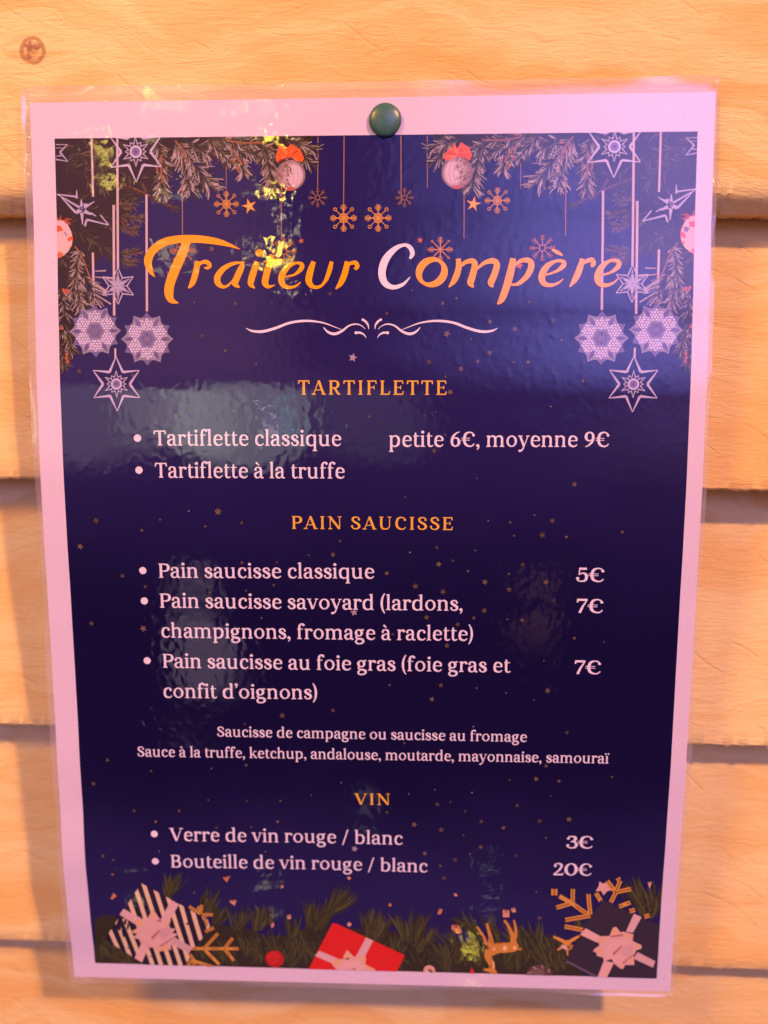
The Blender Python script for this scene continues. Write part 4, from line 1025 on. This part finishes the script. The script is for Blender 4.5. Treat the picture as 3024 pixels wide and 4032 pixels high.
# ------------------------------------------------------------------ flourish under the title
f = crop(940, 1230, .6329)
for sx_, lb in ((1, 'left half of the white scrolled flourish'), (-1, 'right half of the white scrolled flourish')):
    pr = Print('flourish', .18, label=lb)
    X = lambda x: x if sx_ > 0 else 1656 - x
    for pts in ([(45, 98, 3), (85, 116, 13), (150, 119, 17), (230, 98, 16), (320, 65, 15), (420, 53, 14), (520, 64, 9), (600, 92, 5), (640, 108, 3)],
                [(528, 94, 5), (555, 122, 13), (595, 134, 17), (640, 118, 14), (685, 84, 10), (730, 73, 8), (765, 84, 5), (788, 104, 3)],
                [(772, 45, 8), (790, 58, 14), (805, 80, 9), (808, 105, 3)], [(727, 127, 11), (755, 127, 13), (778, 138, 8), (793, 158, 3)]):
        pr.quads(cstroke(f, [(X(x), y, w) for x, y, w in pts], 7), WHITE)
    q = f(X(772), 46); pr.poly(disc(*q, .4, n=10), WHITE)
    q = f(X(730), 127); pr.poly(disc(*q, .48, n=10), WHITE)
    pr.build(.001)

# ------------------------------------------------------------------ the writing
XH = 3.55; SM = 2.62
text_line('section_heading', 'TARTIFLETTE', 1173.5, 1553.7, 1758.6, 1555, 3.32, HEAD, 9)
text_line('section_heading', 'PAIN SAUCISSE', 1149.8, 2082, 1783, 2087, 3.1, HEAD, 8)
text_line('section_heading', 'VIN', 1396, 3167.5, 1536, 3169, 3.1, HEAD, 8)
text_line('menu_line', 'Tartiflette classique', 605.8, 1754, 1343.6, 1756, XH, WHITE, bullet=(541.8, 1725))
text_line('menu_line', 'petite 6€, moyenne 9€', 1531.5, 1758.8, 2397.9, 1760, XH, WHITE)
text_line('menu_line', 'Tartiflette à la truffe', 611, 1880.6, 1357, 1884, XH, WHITE, bullet=(547.7, 1851))
text_line('menu_line', 'Pain saucisse classique', 626.6, 2274.6, 1473.5, 2278, XH, WHITE, bullet=(562.7, 2246.3))
text_line('menu_line', 'Pain saucisse savoyard (lardons,', 631, 2392, 1821, 2404.8, XH, WHITE, bullet=(568.7, 2365.7))
text_line('menu_line', 'champignons, fromage à raclette)', 637.4, 2510, 1861.8, 2523, XH, WHITE)
text_line('menu_line', 'Pain saucisse au foie gras (foie gras et', 642.6, 2628.5, 2010.6, 2648, XH, WHITE, bullet=(579.9, 2601))
text_line('menu_line', 'confit d’oignons)', 645.5, 2747, 1249, 2753, XH, WHITE)
text_line('menu_line', 'Saucisse de campagne ou saucisse au fromage', 855.6, 2899.6, 2073.9, 2921, SM, WHITE)
text_line('menu_line', 'Sauce à la truffe, ketchup, andalouse, moutarde, mayonnaise, samouraï', 542, 2978, 2397.6, 3005.7, SM, WHITE)
text_line('menu_line', 'Verre de vin rouge / blanc', 667.9, 3310.4, 1585.8, 3326, XH, WHITE, bullet=(607.9, 3283))
text_line('menu_line', 'Bouteille de vin rouge / blanc', 674, 3415, 1683.4, 3434.8, XH, WHITE, bullet=(612, 3390.7))
for t, a, b, c_, d in (('5€', 2267, 2290.4, 2378, 2291.5), ('7€', 2269, 2412.5, 2373.8, 2414), ('7€', 2261, 2653.3, 2364.8, 2655), ('3€', 2229, 3339.7, 2334, 3341), ('20€', 2178, 3445.5, 2329, 3448)):
    text_line('price', t, a, b, c_, d, XH * .98, WHITE)

# ------------------------------------------------------------------ the foot of the sheet: fir, gifts, gold straw flakes
def leaf(pr, f, x, y, ang, l, w, ink):
    a = math.radians(ang)
    pr.quads(cstroke(f, [(x, y, w * .5), (x + math.cos(a) * l * .35, y - math.sin(a) * l * .35, w), (x + math.cos(a + .06) * l * .72, y - math.sin(a + .06) * l * .72, w * .7), (x + math.cos(a + .1) * l, y - math.sin(a + .1) * l, w * .08)], 3), ink)
OL = [(.045, .050, .020), (.062, .068, .026), (.036, .038, .018), (.080, .085, .030), (.055, .050, .022), (.028, .028, .016)]
pr = Print('fir_branch', .05, label='olive fir sprigs printed along the foot of the sheet')
rnd = random.Random(23)
base_top = [(372, 3620), (420, 3600), (560, 3640), (720, 3660), (860, 3640), (960, 3650), (1060, 3690), (1130, 3680), (1250, 3640), (1320, 3650), (1440, 3660), (1560, 3670), (1650, 3690), (1760, 3730), (1860, 3700), (1960, 3720), (2090, 3700), (2190, 3690), (2280, 3740), (2300, 3860), (380, 3800)]
pr.poly([N_(*p) for p in base_top], (.033, .030, .018))
def tuft(x, y, ang, spread, n, l, w=11):
    for i in range(int(n * 1.7)):
        leaf(pr, N_, x + rnd.uniform(-16, 16), y + rnd.uniform(-8, 8), ang + rnd.uniform(-spread, spread), l * rnd.uniform(.65, 1.1), w * rnd.uniform(.5, .95), rnd.choice(OL))
for i in range(150):
    x = rnd.uniform(380, 2250); tuft(x, 3800 + (x - 380) * .02 - rnd.uniform(0, 90), rnd.uniform(60, 125), 30, 3, 70, 9)
for (x, y, a, s, n, l, w) in ((660, 3530, 62, 34, 22, 95, 10), (800, 3600, 58, 26, 9, 110, 13), (850, 3640, 70, 30, 14, 90, 12), (930, 3660, 75, 30, 14, 90, 11), (1010, 3660, 70, 30, 20, 95, 11), (1060, 3640, 80, 14, 5, 75, 9),
                              (1150, 3700, 82, 22, 16, 90, 10), (1220, 3650, 72, 26, 22, 100, 11), (1290, 3600, 42, 22, 30, 130, 11), (1250, 3660, 60, 18, 14, 120, 11), (1440, 3690, 72, 26, 12, 115, 12), (1480, 3690, 60, 22, 14, 110, 12),
                              (1600, 3700, 105, 14, 8, 110, 11), (1620, 3700, 65, 26, 18, 120, 12), (1650, 3730, 45, 24, 14, 110, 10), (1800, 3760, 115, 20, 14, 110, 10), (1880, 3700, 122, 16, 12, 130, 14), (1960, 3720, 105, 10, 8, 130, 12),
                              (1760, 3790, 90, 40, 22, 70, 9), (2060, 3760, 110, 22, 22, 130, 11), (2110, 3740, 95, 26, 20, 110, 10), (2150, 3800, 105, 30, 26, 100, 10), (2180, 3760, 100, 26, 16, 90, 10), (2280, 3660, 90, 26, 8, 50, 8)):
    tuft(x, y, a, s, n, l, w)
pr.build(.00004)
pr = Print('fir_branch', .05, label='olive fir sprig printed in the lower right corner')
for (x, y, a, s, n, l, w) in ((2540, 3600, 108, 16, 10, 150, 14), (2560, 3610, 92, 10, 8, 140, 14), (2575, 3600, 78, 10, 6, 120, 12), (2520, 3580, 122, 10, 5, 120, 12)): tuft(x, y, a, s, n, l, w)
pr.build(.0003)

def gift(name_label, f, box, box_ink, stripes, ribbons, bow, petals, w):
    pr = Print('printed_gift', w, label=name_label)
    hull = [f(*p) for p in box]
    pr.poly(hull, box_ink)
    for st_, ink in stripes:
        q = clip_convex([f(*p) for p in st_], hull)
        if q: pr.poly(q, ink)
    body = pr.build(.001)
    rb = Print('gift_ribbon', w + .02)
    for q, ink in ribbons: rb.poly([f(*p) for p in q], ink)
    o = rb.build(.0015); o.parent = body
    bw = Print('gift_bow', w + .04)
    bw.poly([f(*p) for p in bow], blend(PINK, (.75, .42, .28), .3))
    for q, k in petals: bw.poly([f(*p) for p in q], k)
    o = bw.build(.0015); o.parent = body
PK, PL, PD, PY = PINK, (.70, .44, .42), (.40, .17, .14), (.70, .42, .24)
fa = crop(360, 3440, .3617)
box = [(145, 712), (545, 102), (1280, 505), (1290, 570), (985, 1050), (650, 1040)]
strips = []
for (ax, ay, bx, by, wd) in ((205, 620, 300, 830, 42), (275, 510, 420, 890, 42), (345, 440, 520, 890, 44), (415, 290, 690, 1060, 44), (490, 180, 780, 1060, 44), (570, 110, 885, 1060, 44), (705, 190, 985, 1040, 44), (835, 250, 1060, 960, 44), (975, 330, 1110, 800, 44), (1100, 390, 1190, 700, 46), (1230, 470, 1300, 640, 44)):
    dx, dy = bx - ax, by - ay; l = math.hypot(dx, dy); nx, ny = -dy / l * wd / 2, dx / l * wd / 2
    ax -= dx / l * 40; ay -= dy / l * 40; bx += dx / l * 20; by += dy / l * 20
    strips.append(([(ax + nx, ay + ny), (ax - nx, ay - ny), (bx - nx, by - ny), (bx + nx, by + ny)], CREAM))
gift('square gift with navy and cream stripes and a pink bow, lower left of the print', fa, box, NAVYBOX, strips,
     [([(352, 378), (308, 440), (500, 560), (560, 490)], PK), ([(545, 480), (480, 540), (1060, 865), (1103, 800)], shade(PK, .9)), ([(872, 283), (955, 330), (820, 560), (740, 520)], PK), ([(640, 760), (560, 720), (472, 915), (552, 962)], PL)],
     [(475, 500), (610, 490), (672, 375), (745, 490), (850, 450), (865, 510), (830, 590), (920, 595), (880, 640), (950, 650), (880, 700), (900, 720), (870, 760), (865, 830), (800, 800), (735, 850), (690, 800), (600, 800), (550, 770), (520, 710), (455, 690), (500, 650), (435, 625), (500, 590)],
     [([(530, 640), (620, 570), (700, 590), (640, 700), (560, 720)], PL), ([(640, 540), (740, 510), (800, 560), (720, 610)], PL), ([(740, 600), (850, 570), (870, 650), (800, 720), (740, 680)], blend(PK, PD, .2)), ([(640, 720), (740, 690), (760, 770), (680, 780)], PL), ([(650, 690), (740, 605), (752, 615), (670, 715)], PD), ([(720, 500), (770, 490), (760, 520), (700, 515)], PD),
      ([(745, 780), (890, 690), (895, 700), (760, 792)], PD), ([(475, 500), (600, 495), (540, 560), (500, 580)], PY), ([(672, 380), (710, 470), (630, 480)], PY), ([(800, 560), (850, 460), (862, 510), (830, 585)], PY), ([(440, 625), (500, 600), (515, 650), (460, 640)], PY), ([(700, 800), (850, 770), (850, 820), (740, 845)], PY)], .20)
fb = crop(900, 3440, .4521)
gift('bright red gift with a pink ribbon cut by the bottom edge', fb, [(905, 428), (940, 432), (1530, 705), (1528, 725), (1440, 900), (690, 900), (700, 825)], RED, [],
     [([(790, 668), (752, 712), (930, 790), (950, 735)], PK), ([(1196, 552), (1260, 578), (1180, 735), (1115, 712)], PK)],
     [(890, 745), (1005, 740), (1000, 720), (1032, 660), (1095, 725), (1120, 705), (1200, 728), (1190, 785), (1278, 830), (1270, 900), (880, 900), (940, 830), (905, 790)],
     [([(1005, 735), (1032, 668), (1080, 728)], PY), ([(970, 850), (1030, 760), (1130, 760), (1180, 830), (1120, 880), (1000, 880)], PL), ([(1010, 735), (1060, 728), (1040, 748)], (.10, .05, .05)), ([(1060, 830), (1110, 815), (1105, 835)], PD), ([(1130, 720), (1195, 732), (1170, 790)], PY), ([(1200, 790), (1270, 830), (1200, 850)], PY), ([(895, 750), (1000, 748), (940, 820)], PY)], .20)
fd = crop(2100, 3420, .3134)
gift('dark gift with a pale pink bow in the lower right corner of the print', fd, [(740, 560), (880, 395), (1420, 640), (1580, 700), (1560, 1400), (800, 1390), (395, 1165), (600, 780)], (.036, .029, .046), [([(400, 1165), (420, 1150), (830, 1360), (800, 1372)], (.14, .10, .16))],
     [([(655, 745), (585, 825), (800, 925), (850, 850)], PL), ([(1262, 563), (1358, 605), (1250, 800), (1160, 790)], PK), ([(1310, 1045), (1255, 1125), (1500, 1238), (1532, 1160)], shade(PK, .95)), ([(885, 1150), (1010, 1180), (905, 1400), (790, 1400)], PL)],
     [(955, 840), (1000, 735), (1040, 728), (1095, 800), (1115, 785), (1255, 820), (1245, 905), (1360, 960), (1355, 1000), (1290, 1020), (1258, 1100), (1268, 1205), (1150, 1205), (1130, 1252), (1090, 1250), (1010, 1185), (980, 1130), (885, 1160), (875, 1112), (795, 1090), (790, 1050), (748, 1035), (765, 1005), (830, 960), (800, 880), (850, 845)],
     [([(870, 1010), (980, 930), (1110, 960), (1060, 1010), (960, 1120), (890, 1100)], PL), ([(990, 920), (1140, 870), (1230, 930), (1120, 990)], PL), ([(1110, 970), (1240, 940), (1250, 1050), (1170, 1110), (1110, 1060)], blend(PK, PD, .15)), ([(1000, 1110), (1120, 1060), (1130, 1160), (1050, 1180)], PL), ([(990, 1060), (1105, 960), (1115, 975), (1010, 1085)], PD), ([(955, 842), (1130, 815), (1120, 845), (980, 858)], PD), ([(1110, 1180), (1280, 1050), (1285, 1065), (1130, 1190)], PD),
      ([(1005, 745), (1038, 735), (1080, 810), (970, 825)], PY), ([(830, 860), (960, 870), (850, 940)], PY), ([(760, 1030), (840, 980), (860, 1050), (800, 1050)], PY), ([(1270, 930), (1350, 970), (1270, 1000)], PY), ([(1150, 820), (1250, 830), (1220, 910)], PY), ([(1060, 1190), (1140, 1200), (1110, 1245)], PY), ([(1170, 1140), (1250, 1120), (1260, 1195)], PY)], .20)

def straw(pr, f, a, b, w=30):
    pr.quads(cstroke(f, [(*a, w), (*b, w)], 2), (.60, .32, .07)); pr.quads(cstroke(f, [(*a, w * .36), (*b, w * .36)], 2), (.30, .11, .02))
pr = Print('straw_snowflake', .27, label='golden straw snowflake right of the striped gift')
for a, b in (((1100, 810), (1605, 812)), ((1225, 812), (1380, 645)), ((1225, 812), (1395, 985)), ((1450, 808), (1540, 695)), ((1450, 812), (1552, 940)), ((1192, 432), (1065, 352)), ((1192, 432), (1205, 335)), ((1205, 445), (1325, 440)), ((1150, 420), (1180, 350)),
             ((1230, 470), (1265, 560)), ((1240, 625), (1335, 585)), ((1085, 940), (1040, 1020)), ((1090, 935), (1340, 1015)), ((1070, 870), (1120, 940)), ((1110, 950), (1140, 1020))): straw(pr, fa, a, b, 32)
pr.build(.0012)
pr = Print('straw_snowflake', .27, label='golden straw snowflake above the dark gift')
for a, b in (((495, 252), (492, 410)), ((325, 340), (480, 430)), ((288, 485), (490, 425)), ((485, 430), (700, 585)), ((690, 315), (712, 570)), ((400, 640), (715, 585)), ((390, 720), (620, 765)), ((785, 300), (845, 400)), ((925, 150), (1030, 285)), ((1090, 145), (1035, 280)), ((1225, 250), (1035, 290)), ((1030, 300), (970, 420)), ((1055, 110), (1075, 140)), ((1075, 470), (1215, 420)), ((1205, 530), (1275, 512)), ((1390, 600), (1455, 580))): straw(pr, fd, a, b, 52)
for a, b in (((262, 250), (262, 330)),): pr.quads(cstroke(fd, [(*a, 76), (*b, 76)], 2), GOLD); pr.quads(cstroke(fd, [(*a, 26), (*b, 26)], 2), (.34, .13, .03))
pr.build(.0012)
pr = Print('gold_star', .24, label='pale pink gold star above the dark gift')
pr.poly([fd(*p) for p in [(830, 155), (870, 185), (930, 165), (945, 230), (1000, 265), (930, 275), (880, 330), (850, 275), (778, 280), (815, 225)]], (.66, .40, .36)); pr.build(.001)
pr = Print('red_berry', .2, label='round red berry among the fir at the foot')
c, R = loc_frame(1082, 3774, 37); pr.poly(disc(*c, R, n=26), (.42, .02, .02)); pr.poly(disc(c[0] - .3, c[1] + .4, R * .72, n=20), (.52, .03, .025))
for i in range(8): pr.poly(disc(c[0] + random.Random(i).uniform(-2, 2), c[1] + random.Random(i + 9).uniform(-2, 2), .25, n=7), (.36, .02, .03))
pr.build(.001)
fc = crop(1600, 3500, .3315)
pr = Print('gold_deer', .2, label='small golden toy deer lying legs upward among the fir')
DG, DLT, DDK = (.55, .26, .05), (.80, .55, .26), (.30, .11, .02)
for pts in ([(985, 760, 90), (1080, 700, 120), (1180, 695, 120), (1285, 690, 100), (1325, 700, 60)], [(1005, 690, 90), (1000, 580, 50), (980, 500, 36), (955, 405, 30)], [(955, 660, 40), (915, 560, 30), (870, 490, 26), (835, 440, 20)],
            [(1275, 660, 90), (1262, 560, 56), (1235, 490, 42), (1195, 410, 32), (1160, 370, 30)], [(1290, 580, 44), (1300, 500, 34), (1290, 420, 26), (1275, 368, 24)],
            [(980, 720, 90), (970, 800, 80), (1005, 880, 66), (1020, 950, 60), (1030, 1000, 50)], [(1010, 960, 60), (960, 960, 40), (915, 948, 14)], [(1030, 960, 40), (1060, 990, 34), (1070, 1020, 12)], [(1320, 708, 26), (1372, 712, 16)]):
    pr.quads(cstroke(fc, pts, 5), DG)
for pts, ink in (([(1150, 690, 60), (1190, 710, 50)], DLT), ([(1270, 690, 40), (1300, 700, 40)], DLT), ([(1030, 730, 30), (1050, 690, 30)], blend(DG, DLT, .6)), ([(1035, 860, 16), (1040, 940, 18)], DLT), ([(1005, 880, 10), (1000, 940, 14)], DDK), ([(1060, 640, 14), (1140, 640, 14)], DDK), ([(985, 560, 14), (1010, 640, 14)], DDK)):
    pr.quads(cstroke(fc, pts, 3), ink)
pr.build(.001)
pr = Print('gold_deer', .2, label='small golden trinket with ears beside the dark gift')
for a, b, w, ink in (((250, 850), (400, 920), 40, GOLD), ((580, 840), (440, 920), 40, GOLD), ((300, 1020), (380, 970), 34, (.55, .28, .10)), ((430, 1090), (420, 960), 30, (.55, .28, .10)), ((370, 930), (470, 930), 70, (.62, .30, .06)), ((350, 960), (420, 1000), 40, (.66, .50, .44)), ((450, 1020), (480, 950), 50, (.40, .17, .06)), ((430, 960), (440, 1000), 22, (.12, .06, .03))):
    pr.quads(cstroke(fd, [(*a, w * .5), ((a[0] + b[0]) / 2, (a[1] + b[1]) / 2, w), (*b, w)], 3), ink)
pr.build(.001)
for f, poly in ((fa, [(208, 270), (240, 205), (278, 240), (230, 278)]), (fa, [(1430, 40), (1515, 20), (1475, 92)]), (fa, [(1500, 285), (1580, 282), (1570, 320), (1540, 335)]), (fa, [(210, 0), (250, 0), (238, 15)]), (fb, [(5, 240), (65, 230), (55, 275)]), (fb, [(455, 105), (470, 95), (482, 112), (462, 126)]),
                (fb, [(510, 360), (540, 352), (545, 390), (515, 394)]), (fb, [(1030, 440), (1050, 415), (1072, 440), (1050, 462)]), (fb, [(1392, 260), (1410, 252), (1422, 275), (1400, 286)]), (fb, [(1030, 30), (1050, 18), (1068, 40), (1048, 54)]), (fb, [(370, 440), (392, 415), (398, 450), (375, 475)]),
                (fc, [(560, 50), (590, 48), (610, 80), (575, 85)]), (fc, [(375, 265), (390, 232), (432, 240), (410, 295), (370, 298)]), (fc, [(1145, 240), (1222, 250), (1222, 335), (1145, 332)]), (fc, [(1240, 232), (1285, 215), (1303, 270), (1260, 278)]), (fd, [(1432, 170), (1488, 160), (1460, 248)]), (fc, [(540, 420), (620, 425), (662, 500), (645, 530), (590, 520), (535, 470)])):
    pr = Print('confetti', .2)
    k = rnd.choice([(.60, .30, .20), (.66, .36, .24), (.52, .22, .10)])
    pr.poly([f(*p) for p in poly], k)
    cx_, cy_ = sum(p[0] for p in poly) / len(poly), sum(p[1] for p in poly) / len(poly)
    pr.poly([f(*poly[0]), f(*poly[1]), f(cx_, cy_)], shade(k, .6))
    pr.build(.001)
pr = Print('jingle_bell', .2, label='pale round bell cut by the bottom edge')
q = fc(272, 965); pr.poly(disc(*q, 2.05, n=22), (.62, .38, .28)); pr.poly(disc(q[0] + .1, q[1] - .5, 1.1, n=16), (.20, .09, .05)); pr.poly(disc(q[0] - .7, q[1] - .5, .6, n=12), (.75, .58, .55)); pr.build(.001)
pr = Print('red_cone', .2, label='tiny red cone at the bottom edge beside the deer')
pr.poly([fc(740, 1020), fc(775, 928), (fc(825, 1020))], (.55, .03, .06)); pr.build(.001)
pr = Print('glass_bauble', .2, label='clear glass bauble cut by the bottom edge beside the dark gift')
c, R = loc_frame(2125, 3845, 55); pr.poly(disc(*c, R, n=24), (.10, .06, .06)); pr.poly(disc(c[0] - 1, c[1] + .8, R * .55, n=18), (.16, .11, .10))
for a in (30, 70, 110, 150): seg(pr, polar(c, R * .7, a), polar(c, R * .92, a + 14), .25, .45, (.40, .30, .28))
pr.build(.001)

# ------------------------------------------------------------------ the drawing pin
def lathe(prof, n=40):
    bm = bmesh.new(); rings = []
    for r, z in prof:
        rings.append([bm.verts.new(M3 @ Vector((r * math.cos(2 * math.pi * i / n), r * math.sin(2 * math.pi * i / n), z)) * MM) for i in range(n)] if r > 1e-6 else [bm.verts.new(M3 @ Vector((0, 0, z)) * MM)])
    for a, b in zip(rings, rings[1:]):
        for i in range(n):
            j = (i + 1) % n
            q = [a[i % len(a)], a[j % len(a)], b[j % len(b)], b[i % len(b)]]
            q = [v for k, v in enumerate(q) if v not in q[:k]]
            if len(q) > 2: bm.faces.new(q)
    bmesh.ops.recalc_face_normals(bm, faces=bm.faces[:])
    me = bpy.data.meshes.new('push_pin'); bm.to_mesh(me); bm.free()
    for p in me.polygons: p.use_smooth = True
    me.set_sharp_from_angle(angle=math.radians(50))
    return me
c, R = loc_frame(1517, 475, 64)
dome = [(R * math.sin(math.radians(t)) if t else 0, .7 + 1.6 * math.cos(math.radians(t))) for t in (0, 8, 16, 24, 32, 40, 48, 56, 64, 72, 80, 86, 90)]
me = lathe(dome + [(R, .55), (R * .97, .30), (R * .9, .25), (.6, .25), (.55, -4), (.3, -9), (0, -11)])
pin = link('push_pin', me, None, [pin_material()])
pin.location = W(sheet_point(c[0], c[1])); pin.rotation_euler = (M3 @ RP @ M3.transposed()).to_euler()
pin['label'] = 'dark green domed drawing pin through the top white border of the menu'; pin['category'] = 'drawing pin'
